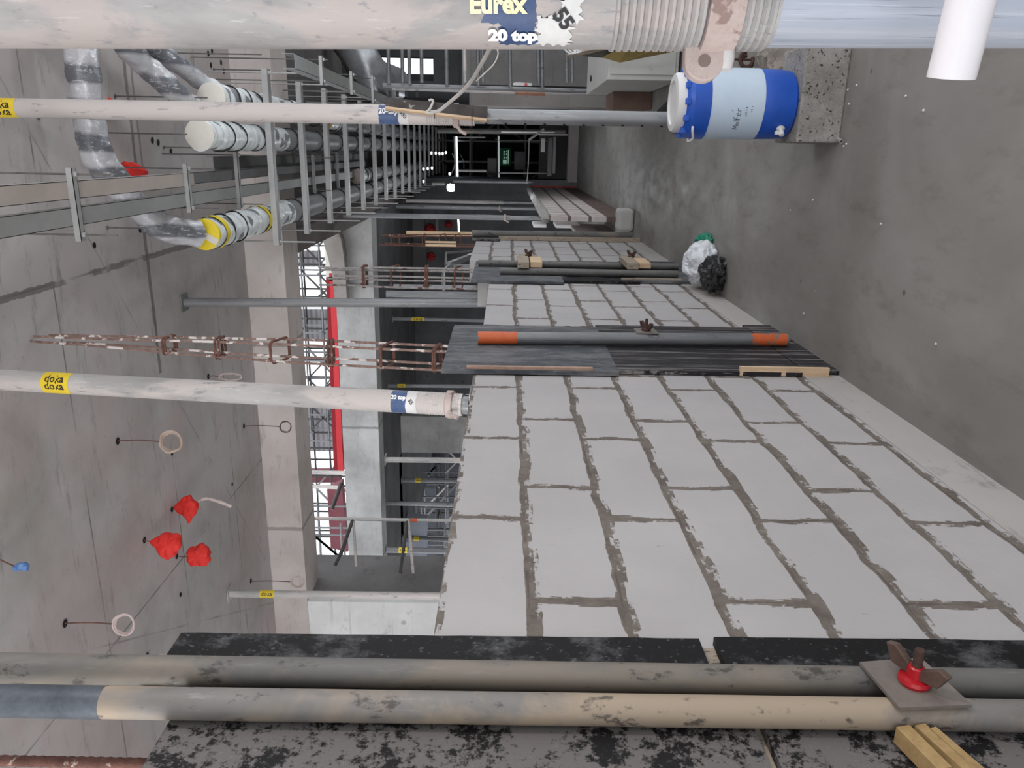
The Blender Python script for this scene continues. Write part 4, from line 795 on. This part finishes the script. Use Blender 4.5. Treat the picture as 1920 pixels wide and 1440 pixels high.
for k, (x0, y0_, x1, lab) in enumerate(((215, 180, 388, 'ending at the upper beige cap'), (196, 249, 350, 'beside the thick film wrapped duct'), (306, 276, 362, 'short one by the twin black holes'), (200, 427, 262, 'short one below the trays in the photo'), (70, 220, 190, 'lying along the lower edge of the tall prop'), (320, 99, 490, 'just below the nearest prop in the photo'), (400, 130, 500, 'right of the group of black holes'))):
    a = onZ(x0, y0_, CZ); d = (a-EYEP).dot(FW); b = onD(x1, y0_, d).z
    tagp(obj('hanging_rod', MB().lathe((a.x, a.y, CZ), (0, 0, -1), [(0, .012), (.01, .012), (.01, .005), (CZ-b, .005)], seg=8), surf('dark_rod', (0, 0, 0), (0, 0, 0)), None), 'thin threaded rod hanging from the ceiling, '+lab, 'rod')
# ================================================================ FLOOR OBJECTS
# cement block and water cooler
bp = onZ(1586, 180, 0); bl, br_ = onZ(1586, 268, 0), onZ(1586, 88, 0)
blk = MB().box((bl.x, bp.y, .0), (br_.x, bp.y+.3, .2))
o = obj('cement_block', blk, CMU, None, smooth=False, bevel=.008, label='grey porous cement block standing on the floor under the blue cooler', cat='block')
cc = onD(1520, 198, 3.62); cx, cy = cc.x, bp.y+.16; cz = .2; R0 = .158; Hc = .555
ck = thing('water_cooler', (cx, cy, cz), 'blue and pale water cooler with white lid standing on a cement block', 'cooler'); Z = Vector((0, 0, 1)); B0 = Vector((cx, cy, cz))
obj('base_band', MB().lathe(B0, Z, [(0, R0*.84), (.012, R0*.93), (.05, R0*.97), (.155, R0*.985), (.16, R0*.975)], seg=56), BLU, ck, label='blue lower part')
bd = obj('body', MB().lathe(B0, Z, [(.156, R0*.985), (.158, R0*1.0), (.40, R0*1.0), (.402, R0*.985)], seg=56), PALE, ck, label='pale blue body')
obj('shoulder', MB().lathe(B0, Z, [(.398, R0*.985), (.40, R0*1.02), (.47, R0*1.01), (.475, R0*.98), (.49, R0*.97), (.505, R0*.88)], seg=56), BLU, ck, label='blue shoulder')
for k in range(12):
    a_ = 2*math.pi*k/12; obj('shoulder_lug', MB().box((cx+math.cos(a_)*R0*.9-.014, cy+math.sin(a_)*R0*.9-.014, cz+.49), (cx+math.cos(a_)*R0*.9+.014, cy+math.sin(a_)*R0*.9+.014, cz+.515)), BLU, ck, smooth=False, bevel=.004)
obj('lid', MB().lathe(B0, Z, [(.50, R0*.80), (.505, R0*.84), (.535, R0*.84), (.545, R0*.80), (.548, R0*.62), (.538, R0*.6), (.538, 0.001)], seg=56), surf('ivory_lid', (206, 206, 206), (222, 222, 222), 4, .4), ck, label='white screw lid')
fd = (EYEP-B0); fd.z = 0; fd.normalize(); sd = Vector((-fd.y, fd.x, 0)); 
sd = sd if sd.dot(UP) > 0 else -sd            # towards the upper edge of the photo
sp = B0+(fd*math.cos(.72)-sd*math.sin(.72))*R0*.97+Z*.062; od = (fd*math.cos(.72)-sd*math.sin(.72))
tapm = surf('ivory_lid', (0, 0, 0), (0, 0, 0)); tp = obj('spigot', MB().lathe(sp, od, [(0, .018), (.006, .02), (.012, .012), (.04, .012), (.044, .009)], seg=16), tapm, ck)
obj('spigot_lever', MB().box(sp+od*.03+Vector((-.008, -.008, .0)), sp+od*.03+Vector((.008, .008, .03))), tapm, tp, smooth=False, bevel=.003)
hd = (fd*math.cos(.95)-sd*math.sin(.95)); hc = B0+Z*.47+hd*R0*1.0; tt = Z.cross(hd)
obj('carry_handle', MB().tube(smooth_path([hc-tt*.05, hc-tt*.04+hd*.018+Z*.0, hc+hd*.03-Z*.01, hc+tt*.04+hd*.018, hc+tt*.05]), .006, 8), tapm, ck)
mb = MB(); tdir = sd; ang0 = 0; e_ = fd; ax_up = Z
def scrawl(strokes, s0, a0, sz):
    for st_ in strokes:
        pts = []
        for u, v in st_:
            a_ = a0+u*sz/R0; pts.append(B0+Z*(s0+v*sz)+(fd*math.cos(a_)+sd*math.sin(a_))*(R0+.0012))
        mb.tube(pts, .0011, 5)
scrawl([[(0, 0), (.1, .8), (.35, .2), (.6, .8), (.7, 0)], [(.95, 0), (.9, .4), (1.2, .4), (1.25, 0)], [(1.5, .9), (1.5, 0)], [(1.75, 0), (1.8, .9), (2.1, 1.0)], [(1.65, .5), (2.05, .5)], [(2.3, .3), (2.7, .35), (2.6, .6), (2.3, .5), (2.35, .05), (2.75, .05)], [(3.0, 0), (3.0, .5), (3.4, .5)], [(2.9, 1.2), (3.1, 1.4)]], .262, -.75, .03)
scrawl([[(0, 0), (.1, .2)], [(.4, 0), (.4, .3)], [(.8, .1), (1.0, .1)], [(1.3, 0), (1.35, .3)]], .235, -.3, .026); scrawl([[(0, 0), (.1, .2)], [(.4, 0), (.4, .3)], [(.9, 0), (1, .2)]], .212, -.2, .024)
obj('handwriting', mb, INK, bd)
# small tube stub by the block
c = onZ(1580, 256, .04); t = obj('tube_stub', MB().lathe((bl.x+.02, bp.y-.02, .02), (-.3, -1, 0), [(0, .009), (.05, .009), (.05, .006), (.01, .006)], seg=14), ZINC, None, label='small metal tube stub at the foot of the cement block', cat='stub')
for k, (x, y, r3) in enumerate(((1478, 120, (.12, .1, .09)), (1440, 104, (.09, .09, .06)))):
    c = onZ(x+20, y, .0); obj('mortar_lump', MB().blob((c.x, c.y, r3[2]*.7), r3, .3, 2.2, k+3, flat_z=0.0), surf('mortar_lump', (132, 124, 116), (162, 154, 146), 9, .9, 0, .5), None, label=('large' if k == 0 else 'small')+' rounded mortar lump on the floor behind the cement block', cat='rubble')
# rusty clamp on floor
c = onZ(1418, 112, .01); t = thing('pipe_coupler', c, 'rusty scaffold coupler lying on the floor beside the cooler', 'coupler'); s_ = UP.copy(); s_.z = 0; s_.normalize(); g = Z.cross(s_)
obj('coupler_bolt', MB().tube([c+Z*.05+s_*.0-g*.0+Z*.10, c+Z*.01+s_*0+Z*.0], .007, 8), RUSTD, t)
obj('coupler_jaw', MB().tube([c+Z*(.06+.04*math.sin(w_))+s_*.045*math.cos(w_) for w_ in [math.pi*1.6*i/14 for i in range(15)]], .012, 8), RUSTD, t)
obj('coupler_jaw', MB().tube([c+g*.04+Z*(.045+.035*math.sin(w_))+s_*.04*math.cos(w_) for w_ in [math.pi*1.5*i/14 for i in range(15)]], .011, 8), RUSTD, t)
# bags at the foot of the third formwork
c = onZ(1345, 515, 0); t = tagp(obj('plastic_bag', MB().blob((c.x+.06, c.y+.13, .09), (.145, .15, .12), .22, 2.4, 2, 48, 34, .0), BAGW, None), 'crumpled clear white plastic bag on the floor at the foot of the paired tubes', 'bag')
c = onZ(1352, 530, 0); tagp(obj('bin_bag', MB().blob((c.x+.07, c.y-.02, .065), (.115, .11, .085), .3, 3.0, 5, 48, 34, .0), BAGB, None), 'crumpled black bag on the floor beside the clear white bag', 'bag')
c = onZ(1330, 452, 0); tagp(obj('green_wrapper', MB().blob((c.x, c.y, .035), (.05, .12, .06), .3, 3, 8, 24, 18, .0), GRN, None), 'small green plastic scrap on the floor beyond the white bag', 'scrap')
sa_ = onZ(1188, 434, 0); sdp = (sa_-EYEP).dot(FW); sw = 40*sdp/FPX
obj('foam_block', MB().box((sa_.x, sa_.y, 0), (sa_.x+sw, sa_.y+.3, .19)), surf('whitish_block', (186, 184, 182), (204, 202, 200), 3), None, smooth=False, bevel=.035, label='smooth whitish rounded block standing on the floor beside the fourth formwork', cat='block')
# white sheets and frames between the fourth formwork and the low wall
for k, (x0, x1, y0_, y1_, m, lab) in enumerate(((1000, 1022, 415, 420, WHT, 'small white rolled sheet beside the dark tube end'), (1042, 1082, 415, 421, WHT, 'larger white rolled sheet beside the fourth formwork'), (1080, 1106, 420, 434, surf('grey_box', (150, 140, 136), (172, 162, 158)), 'grey cardboard carton behind the fourth formwork'), (1084, 1104, 421, 434, PAPER, 'white paper packet in front of the grey carton'), (1115, 1163, 421, 434, C_KERB, 'pale offcut slab next to the smooth sack'))):
    a, b = onX(x0, y1_, -1.0-.012*k), onX(x1, y0_, -1.0-.012*k)
    tagp(obj('site_packet', MB().box((a.x-.05, a.y, max(0, b.z)), (a.x, b.y, a.z)), m, None, smooth=False, bevel=.01), lab, 'packet')
# cabinet on the right
FL = onZ(1275, 152, 0); fz = onY(1139, 151, FL.y).z; bky = onA(2, 1100, 170, fz).y
cbn = thing('metal_cabinet', FL, 'off white metal cabinet standing on the floor under the yellow board', 'cabinet')
obj('cabinet_body', MB().box((FL.x, FL.y, .02), (FL.x+.75, bky, fz)), CABW, cbn, smooth=False, bevel=.006)
dr = obj('door', MB().box((FL.x+.045, FL.y-.012, .05), (FL.x+.72, FL.y, fz-.02)), CABW, cbn, smooth=False, bevel=.003)
obj('handle', MB().box((FL.x+.29, FL.y-.03, fz-.38), (FL.x+.33, FL.y-.012, fz-.26)), surf('handle_recess', (140, 138, 134), (160, 158, 154)), dr, smooth=False)
obj('cable_gland', MB().lathe((FL.x+.13, (FL.y*.25+bky*.75), fz), Z, [(0, .03), (.012, .03)], seg=12), BLACK, cbn)
obj('dark_side_strip', MB().box((FL.x+.02, FL.y+.02, 0), (FL.x+.7, FL.y+.06, .03)), BLACK, cbn, smooth=False)
Yb = FL.y-.35
bdp = [onY(x, y, Yb) for x, y in ((1062, 100), (1163, 117), (1291, 90), (1290, 40), (1165, 40))]
by = thing('leaning_board', bdp[1], 'yellow printed board with timber rim resting on the white cabinet', 'board')
Y0_ = [onY(1128, 107, Yb), onY(1163, 117, Yb), onY(1291, 91, Yb), onY(1262, 82, Yb-.5), onY(1180, 82, Yb-.5)]
obj('printed_face', MB().prism(Y0_, (0, .02, .0)), surf('olive_yellow_board', (158, 134, 70), (182, 158, 92), 6, .7, 0, .1, (70, 60, 40), .66, 26), by, smooth=False)
G0 = [onY(1084, 104, Yb-.01), onY(1130, 108, Yb-.01), onY(1200, 85, Yb-.2), onY(1180, 78, Yb-.2)]
obj('dark_band', MB().prism(G0, (0, .02, 0)), surf('dark_band', (78, 76, 72), (110, 106, 100), 20, .8, 0, .1, (200, 196, 188), .64, 30), by, smooth=False)
obj('timber_rim', MB().bar(onY(1066, 102, Yb-.03), onY(1180, 76, Yb-.25), .04, .05), WOODG, by, smooth=False)
obj('timber_rim', MB().bar(onY(1150, 84, Yb-.25), onY(1292, 86, Yb-.03), .04, .04), WOODG, by, smooth=False)
sm = MB(); 
for k in range(7): a = onD(1045+k*7, 80, 1.9+k*.0); sm.tube(smooth_path([onY(1050+k*9, 76, Yb-.1), onY(1058+k*8, 92, Yb-.1), onY(1072+k*6, 101-k, Yb-.1), onY(1082+k*5, 92, Yb-.1)]), .006, 6)
obj('plastic_strap_bundle', sm, WHT, None, label='bundle of white plastic straps by the end of the yellow board', cat='straps')
a = onZ(1222, 200, 0); br2 = onY(1148, 204, a.y); br3 = onY(1148, 171, a.y)
obj('cardboard_box', MB().box((br2.x, a.y+.0, 0.0), (br3.x, a.y+.6, br2.z)), CARD, None, smooth=False, bevel=.01, label='brown cardboard box on the floor behind the white cabinet', cat='box')
a = onZ(1278, 212, 0); b2_ = onY(1240, 213, a.y); b3_ = onY(1240, 184, a.y)
obj('black_crate', MB().prism([Vector((b2_.x, a.y, 0)), Vector((b3_.x, a.y, 0)), Vector((b3_.x, a.y, b2_.z*.45)), Vector((b2_.x+.03, a.y, b2_.z))], (0, .25, 0)), BLACK, None, smooth=False, label='black slanted crate on the floor beside the tall prop', cat='crate')
c = onZ(1270, 250, 0); obj('grey_shim', MB().prism([c, c+Vector((.12, .04, 0)), c+Vector((.12, .2, 0)), c+Vector((0, .16, 0))], (0, 0, .02)), surf('dark_shim', (84, 80, 76), (110, 106, 100)), None, smooth=False, label='thin dark scrap on the floor near the black crate', cat='scrap')
# ================================================================ SCAFFOLDS
def scaffold(name, label, x0, x1, nx, y0, y1, z0, z1, nz, r=.024, m=T_GRY, mb_=None, braces=6, seed=1, rows=2):
    rnd = random.Random(seed); t = thing(name, ((x0+x1)/2, y0, z0), label, 'scaffold'); Y = [y0, y1][:rows]
    xs = [x0+(x1-x0)*i/nx for i in range(nx+1)]; zs = [z0+.35+(z1-z0-.5)*i/nz for i in range(nz+1)]
    for y in Y:
        for x in xs: obj('standard', MB().lathe((x, y, z0), (0, 0, 1), [(0, r), (z1-z0, r)], seg=8), m, t)
        for z in zs: obj('ledger', MB().lathe((x0-.15, y-.05, z), (1, 0, 0), [(0, r), (x1-x0+.3, r)], seg=8), m, t)
    if rows > 1:
        for x in xs[::2]:
            for z in zs[::2]: obj('transom', MB().lathe((x+.05, y0-.1, z+.05), (0, 1, 0), [(0, r), (y1-y0+.2, r)], seg=8), m, t)
    for i in range(braces):
        k = rnd.randrange(nx); q = rnd.randrange(max(1, nz)); s = rnd.random() < .5; y = Y[i % len(Y)]-.06
        a = (xs[k+1 if s else k], y, zs[q]); b = (xs[k if s else k+1], y, zs[q+1]); obj('brace', MB().bar(a, b, r*1.7, r*1.7), mb_ or m, t)
    return t
TD = surf('dark_scaffold_tube', (46, 44, 44), (78, 74, 74), 8, .6)
scaffold('scaffold_tower', 'dense scaffold outside between the pinkish and grey beams, lower part of the photo opening', -16.5, -9.0, 9, 17.2, 18.4, 0, 8.2, 9, .026, T_GRY, TD, 50, 3)
scaffold('scaffold_tower', 'dense scaffold outside, farther row behind the red crane rail', -15, -2.2, 14, 21.5, 22.8, 0, 10, 12, .03, TD, T_GRY, 70, 5)
scaffold('scaffold_tower', 'scaffold outside right behind the red painted beam, upper part of the photo opening', -7.6, -1.6, 8, 19.5, 20.4, 3.0, 9.2, 8, .024, T_GRY, TD, 46, 8)
# free scaffold tube with braces in front of the grey beam
D0 = 9.6
p1, p2 = onD(585, 972, D0), onD(835, 976, D0); A_ = (p2-p1); p2 = p1+A_*((0-p1.z)/A_.z)
t = thing('access_scaffold', p2, 'thin scaffold upright with slanting braces and an orange mark, before the grey beam', 'scaffold')
obj('standard', MB().lathe(p1, p2-p1, [(0, .022), ((p2-p1).length, .022)], seg=12), T_PROP, t)
q = onD(768, 975, D0); obj('orange_mark', MB().lathe(q, (p2-p1), [(0, .024), (.1, .024)], seg=12), ORNG, t)
obj('brace', MB().tube([onD(662, 973, D0), onD(640, 1035, D0-.1), onD(628, 1060, D0-.1)], .022, 8), TD, t); obj('brace', MB().tube([onD(750, 1075, D0-.2), onD(764, 975, D0)], .02, 8), TD, t); obj('brace', MB().tube([onD(766, 972, D0), onD(775, 1075, D0-.1)], .02, 8), T_PROP, t)
obj('brace', MB().tube([onD(640, 906, D0+2), onD(622, 955, D0+1.8)], .03, 8), TD, t); obj('brace', MB().tube([onD(662, 972, D0), onD(668, 1062, D0)], .018, 8), T_PROP, t)
for k, (x0, x1, y, D, r, m) in enumerate(((575, 668, 886, 14.6, .04, T_PROP), (572, 640, 913, 14.2, .035, T_PROP), (560, 668, 560, 9.2, .0, T_PROP))):
    if r: p, q = onD(x0, y-1, D), onD(x1, y+1, D); tagp(obj('guard_tube', MB().lathe(p, q-p, [(0, r), ((q-p).length, r)], seg=10), m, None), 'upright pale tube behind the grey beam, %s of two' % ('higher' if k == 0 else 'lower'), 'tube')
# red girder, maroon girder, cream post and cladding outside
def slab(name, pts, Y, dep, m, label, cat, D=None):
    P = [onY(x, y, Y) for x, y in pts]; return obj(name, MB().prism(P, (0, dep, 0)), m, None, smooth=False, label=label, cat=cat)
cg = thing('crane_girder', onY(630, 700, 14.2), 'red painted girder with cream rail running above the grey beam outside', 'girder')
def gpart(name, pts, Y, dep, m, label=None):
    obj(name, MB().prism([onY(x, y, Y) for x, y in pts], (0, dep, 0)), m, cg, smooth=False, label=label)
gpart('red_web', ((617, 512), (628, 512), (644, 883), (633, 883)), 14.2, .25, REDS)
gpart('dark_flange', ((611, 520), (616.8, 520), (632.5, 880), (626, 880)), 14.22, .2, surf('shaded_side_paint', (120, 16, 26), (150, 24, 36), 2), 'narrow red flange with painted shade')  # darker copy of the red: the girder's shaded side put into colour
gpart('cream_rail', ((606, 424), (611, 424), (626, 660), (620, 660)), 14.24, .12, CREAM, 'cream painted rail')
gpart('cream_end', ((611, 440), (620, 450), (628, 512), (616.5, 519), (611, 520)), 14.2, .1, CREAM, 'cream painted end')
gpart('white_plate', ((617, 519), (627, 519), (628, 527), (618, 527)), 14.17, .02, PAPER, 'white plate with marks')
for yy in (560, 840):
    q = onY(634, yy, 14.3); obj('girder_post', MB().box((q.x-.06, 14.25, hz+.29), (q.x+.06, 14.37, q.z-.0)), REDS, cg, smooth=False)
slab('maroon_girder', ((613, 918), (640, 905), (652, 1035), (620, 1028)), 18.9, .3, MARO, 'maroon girder behind the outside scaffold', 'girder')
slab('sticker_plate', ((617, 519), (627, 519), (628, 527), (618, 527)), 14.17, .02, PAPER, 'white plate on the bright red girder', 'plate')
CL = NT('grey_cladding'); wv = CL.n('ShaderNodeTexWave'); wv.inputs['Scale'].default_value = 2; wv.bands_direction = 'Z'; CL.l(CL.tc, wv.inputs['Vector']); CL = CL.done(CL.ramp(wv.outputs['Fac'], [(.3, (128, 126, 130)), (.6, (158, 154, 158))]), .6)
slab('cladding_panel', ((560, 757), (628, 757), (640, 846), (560, 846)), 22.95, .1, CL, 'striped grey cladding outside, lower in the photo', 'cladding')
slab('cladding_panel', ((560, 580), (618, 580), (622, 636), (560, 636)), 22.95, .1, CL, 'striped grey cladding outside, behind the crossed braces', 'cladding')
slab('cladding_panel', ((560, 470), (600, 470), (602, 500), (560, 500)), 22.95, .1, CL, 'pale cladding outside, highest in the photo opening', 'cladding')
slab('cladding_panel', ((560, 880), (640, 880), (640, 905), (560, 905)), 22.95, .1, MARO, 'maroon striped cladding outside beyond the pale tubes', 'cladding')
slab('cladding_panel', ((740, 850), (1055, 850), (1055, 1045), (790, 1045), (780, 950)), 22.95, .1, surf('dim_cladding', (66, 68, 74), (98, 100, 108), 1.5), 'dim grey cladding beyond the lower scaffold', 'cladding')
slab('pale_panel', ((757, 980), (762, 972), (800, 976), (800, 1005), (768, 1003)), 16.4, .3, surf('pale_blue_panel', (150, 154, 168), (176, 180, 192), 2), 'pale bluish rounded panel seen through the scaffold, higher one', 'panel')
slab('pale_panel', ((760, 1016), (800, 1014), (800, 1045), (752, 1045)), 16.3, .3, surf('pale_blue_panel', (0, 0, 0), (0, 0, 0)), 'pale bluish panel seen through the scaffold, lower one', 'panel')
slab('painted_sheet', ((770, 915), (782, 920), (772, 938), (766, 932)), 21.0, .2, RED, 'small red sheet beyond the scaffold', 'panel')
slab('painted_sheet', ((753, 958), (768, 955), (764, 975), (752, 978)), 21.0, .2, RED, 'lower small red sheet beyond the scaffold', 'panel')
scaffold('scaffold_tower', 'dark scaffold under the inner beam, beside the pale bluish panels', -12.5, -6.4, 8, 20, 20.9, 0, 3.95, 5, .024, T_GRY, T_PROP, 30, 12)
for k, (x, y, r) in enumerate(((722, 432, 11), (806, 430, 9), (841, 421, 6), (808, 481, 7))):
    c = onY(x, y, 18.9); tagp(obj('red_cap_cover', MB().blob(c, (r*19/FPX,)*3, .3, 2, k), surf('deep_red_cloth', (120, 18, 20), (160, 26, 28), 4), None), 'dark red cloth cover in the hall, ' + ('nearest the grey beam', 'above the timber plank', 'farthest toward the corridor', 'below the timber laths')[k], 'cloth')
for k, (x0, x1, y0_, y1_, v) in enumerate(((770, 796, 402, 440, 92), (817, 822, 402, 435, 120), (771, 800, 460, 505, 84))):
    a, b = onY(x0, y1_, 18.9), onY(x1, y0_, 18.9); tagp(obj('hall_strip', MB().box((a.x, 18.9, b.z), (b.x, 19, a.z)), surf('hall_strip%d' % k, (v-8,)*3, (v+4,)*3, 2), None, smooth=False), 'lighter panel on the dark hall wall, ' + ('widest one', 'thin bright one', 'lower one')[k], 'panel')
# scaffold by the right wall : one long upright with rungs
YS = 9.3
t = thing('rung_scaffold', onY(1000, 168, YS), 'scaffold frame of upright tubes and many rungs in front of the white window opening', 'scaffold')
p1, p2 = onY(718, 160, YS), onY(1100, 171, YS)
obj('standard', MB().lathe(p1, p2-p1, [(0, .026), ((p2-p1).length*1.4, .026)], seg=12), T_GRY, t); p1, p2 = onY(735, 166, YS+.2), onY(1095, 177, YS+.2)
obj('standard', MB().lathe(p1, p2-p1, [(0, .018), ((p2-p1).length*1.4, .018)], seg=12), T_PROP, t)
c = onY(965, 175, YS+.19); obj('orange_mark', MB().lathe(c, p2-p1, [(0, .021), (.35, .021)], seg=12), surf('faded_orange', (150, 104, 84), (176, 130, 110), 14), t)
for x, ye in ((729, 158), (755, 155), (768, 158), (791, 155), (838, 160), (872, 155), (897, 160), (906, 158), (957, 163), (1010, 156), (1017, 164), (1063, 155), (1073, 155)):
    a = onY(x, ye, YS-.06); a0 = onY(x-2, 40, YS-.06); obj('rung', MB().lathe(a, a0-a, [(0, .022), ((a0-a).length+.4, .022)], seg=10), T_GRY if x != 872 else T_PROP, t)
for x in (731, 745, 762, 782): a = onY(x, 170, YS+.1); a0 = onY(x, 182, YS+.1); obj('rung', MB().lathe(a, a0-a, [(0, .018), ((a0-a).length, .018)], seg=8), TD, t)
c = onY(982, 158, YS-.1); tag_ = thing('scaffold_tag', c, 'small white tag with red number hanging on the rung scaffold', 'tag')
pp = [onY(x, y, YS-.1) for x, y in ((962, 156), (966, 154), (997, 156), (997, 161), (962, 160))]; pn = obj('tag_plate', MB().prism(pp, (0, .01, 0)), PAPER, tag_, smooth=False)
ex = (onY(990, 158.5, YS-.1)-onY(980, 158.2, YS-.1)); obj('lettering', text_plane(MB(), '50', .033, onY(986, 158.6, YS-.105), ex, UP, .002, .004), RINK, pn, smooth=False)
# far end of the corridor
EYD = 19.5
def far(x0, x1, y0_, y1_, D, dep, m, name, label, cat, parent=None):
    a, b = onY(x0, y1_, D), onY(x1, y0_, D); return obj(name, MB().box((min(a.x, b.x), D, min(a.z, b.z)), (max(a.x, b.x), D+dep, max(a.z, b.z))), m, parent, smooth=False, label=label, cat=cat)
lt = thing('light_tube', onY(858, 300, 20.38), 'glowing bluish white light tube at the far end of the corridor', 'light'); p = onY(856, 256, 20.38); q = onY(858, 335, 20.38)
obj('glowing_tube', MB().lathe(p, q-p, [(0, .02), ((q-p).length, .02)], seg=10), emit('cold_tube_glow', (220, 236, 255), 6), lt)
obj('tube_housing', MB().bar(p+Vector((0, .03, .05)), q+Vector((0, .03, .05)), .05, .05), ZINCD, lt, smooth=False)
lt = thing('light_tube', onY(935, 300, 20.3), 'dim grey light tube beside the green sign at the far end', 'light'); p = onY(935, 255, 20.3); q = onY(935.5, 334, 20.3)
obj('tube_housing', MB().lathe(p, q-p, [(0, .022), ((q-p).length, .022)], seg=10), emit('weak_tube', (200, 205, 205), .45), lt)
lt = thing('light_tube', onY(891, 418, 14), 'bright light tube seen above the timber in the hall', 'light'); p = onD(859, 407, 15); q = onD(861, 441, 15)
obj('glowing_tube', MB().lathe(p, q-p, [(0, .017), ((q-p).length, .017)], seg=10), emit('cold_tube_glow2', (225, 236, 255), 4), lt)
c = onD(845, 352, 15.0); wl = thing('work_light', c, 'dazzling round work light far down the corridor', 'light'); obj('lens', MB().blob(c, (.075, .05, .075), 0, 1, 0, 24, 16), emit('work_light_glow', (255, 255, 255), 40), wl); obj('housing', MB().box(c+Vector((-.07, .05, -.07)), c+Vector((.07, .12, .07))), ZINCD, wl, smooth=False)
GS = thing('exit_sign', onY(945, 292, 20.4), 'dark green sign with white marks at the far end of the corridor', 'sign')
sp_ = far(937, 958, 278, 311, 20.4, .04, surf('dark_green_sign', (10, 62, 42), (16, 84, 58), 4), 'sign_panel', None, None, GS)
mb = MB()
for k, (x0, x1, y0_, y1_) in enumerate(((943, 950, 300, 307), (952, 954, 281, 307), (944, 947, 283, 286), (944, 946, 288, 292), (944, 947, 294, 297), (949, 951, 283, 285), (949, 950.5, 288, 291), (949, 951, 294, 297))):
    a, b = onY(x0, y1_, 20.39), onY(x1, y0_, 20.39); mb.box((a.x, 20.385, b.z), (b.x, 20.4, a.z))
obj('sign_marks', mb, emit('sign_white', (180, 220, 200), .25), sp_, smooth=False)
far(914, 931, 297, 324, 20.25, .2, surf('grey_panel', (132, 130, 130), (150, 148, 148)), 'junction_box', 'grey box with cables below it at the far end', 'box')
mb = MB()
for k in range(5): mb.tube(smooth_path([onY(914+k*0, 326+0, 20.2)+Vector((.05*k-.1, 0, 0)), onY(922, 326+k*3, 20.1), onY(932, 325+k*3.5, 20.2)]), .018, 6)
obj('cable_loops', mb, surf('grey_cable', (90, 90, 96), (140, 140, 148)), None, label='looped grey cables beside the grey box', cat='cable')
far(964, 985, 284, 318, 20.3, .15, surf('grey_cloth', (86, 84, 88), (120, 118, 122), 3), 'hanging_sheet', 'pale crumpled sheet beside the green sign', 'sheet')
far(1014, 1022, 260, 285, 18.2, .1, WHT, 'white_block', 'pair of white blocks under the top tubes at the far end', 'block')
far(1026, 1036, 259, 330, 18.4, .2, surf('grey_boards', (130, 128, 128), (150, 148, 148)), 'leaning_sheet', 'light grey sheet leaning near the pale sill', 'sheet')
far(1036, 1043, 257, 325, 18.0, .2, surf('grey_boards2', (150, 150, 150), (170, 170, 170)), 'leaning_sheet', 'paler grey sheet nearest the pale sill', 'sheet')
for k, (x0, x1, y, D, r, m, lab) in enumerate(((860, 910, 257, 17.2, .018, T_PROP, 'thin pale tube above the light tubes'), (935, 1030, 263, 17.4, .012, T_DRK, 'thin dark rail behind the green sign'), (860, 912, 320, 16.8, .03, T_PROP, 'pale tube at the foot of the bluish light tube'), (850, 1000, 340, 15.6, .03, T_GRY, 'grey tube above the work light'), (935, 1028, 324, 16.9, .02, T_GRY, 'grey tube under the green sign'), (810, 835, 345, 16, .03, T_PROP, 'bright short tube by the trapeze channels'), (820, 1060, 245, 14.8, .05, T_DRK, 'thick dark tube just below the tall prop in the photo'), (940, 1040, 247, 14, .016, T_PROP, 'thin bright tube just below the tall prop in the photo'), (1010, 1065, 252, 14.2, .014, T_PROP, 'second thin bright tube near the pale sill'))):
    p, q = onD(x0, y, D), onD(x1, y+(x1-x0)*.01, D); tagp(obj('guard_tube', MB().lathe(p, q-p, [(0, r), ((q-p).length, r)], seg=10), m, None), lab, 'tube')
for k, (pts, D, r) in enumerate(((((1020, 242), (1008, 251), (992, 262)), 12.5, .02), (((992, 262), (991, 300), (988, 345)), 12.6, .009), (((848, 288), (853, 300), (851, 315), (845, 328)), 16, .012), (((862, 288), (869, 302), (870, 316)), 16.5, .006))):
    tagp(obj('hanging_wire', MB().tube(smooth_path([onD(x, y, D) for x, y in pts]), r, 6), surf('pale_wire', (120, 120, 118), (168, 168, 164)), None), ('short pale cord twisted from the tall prop', 'thin wire dropping from the pale cord', 'curved pale cable left of the bluish light tube', 'thin curved wire right of the bluish light tube')[k], 'wire')
scaffold('scaffold_tower', 'dark scaffold frame crossing the far end of the corridor', -.78, .75, 3, 20.5, 21.3, 0, 3.3, 4, .024, T_DRK, TD, 5, 21)
far(995, 1085, 350, 353.5, df-.05, .06, REDS, 'red_rail', 'red barrier rail at the far end of the low brownish wall', 'rail')
# row of small lamps between the trapeze channels
for k, (x, y) in enumerate(((809, 287), (817, 287), (824, 288), (830, 288), (836, 286), (794, 317), (802, 316), (810, 315), (794, 340), (843, 326))):
    c = onD(x, y, 15.5); tagp(obj('lamp_glint', MB().blob(c, (.03, .03, .02), 0, 1, k, 12, 8), emit('glint', (255, 255, 255), 5), None), 'small bright lamp glinting between the far trapeze channels', 'light', 'small far lamps')
# speckles: pebbles of lime on the floor
rnd = random.Random(4)
for k, (x, y) in enumerate(((1607, 160), (1591, 168), (1593, 195), (1588, 270), (1583, 274), (1733, 207), (1756, 645), (1653, 420), (1508, 588), (1525, 375), (1483, 394), (1700, 180))):
    c = onZ(x, y, 0); tagp(obj('lime_crumb', MB().blob((c.x, c.y, .003), (.005, .005, .004), .2, 2, k, 10, 6), PAPER, None), 'tiny white crumb on the grey floor', 'crumb', 'white crumbs on the floor')
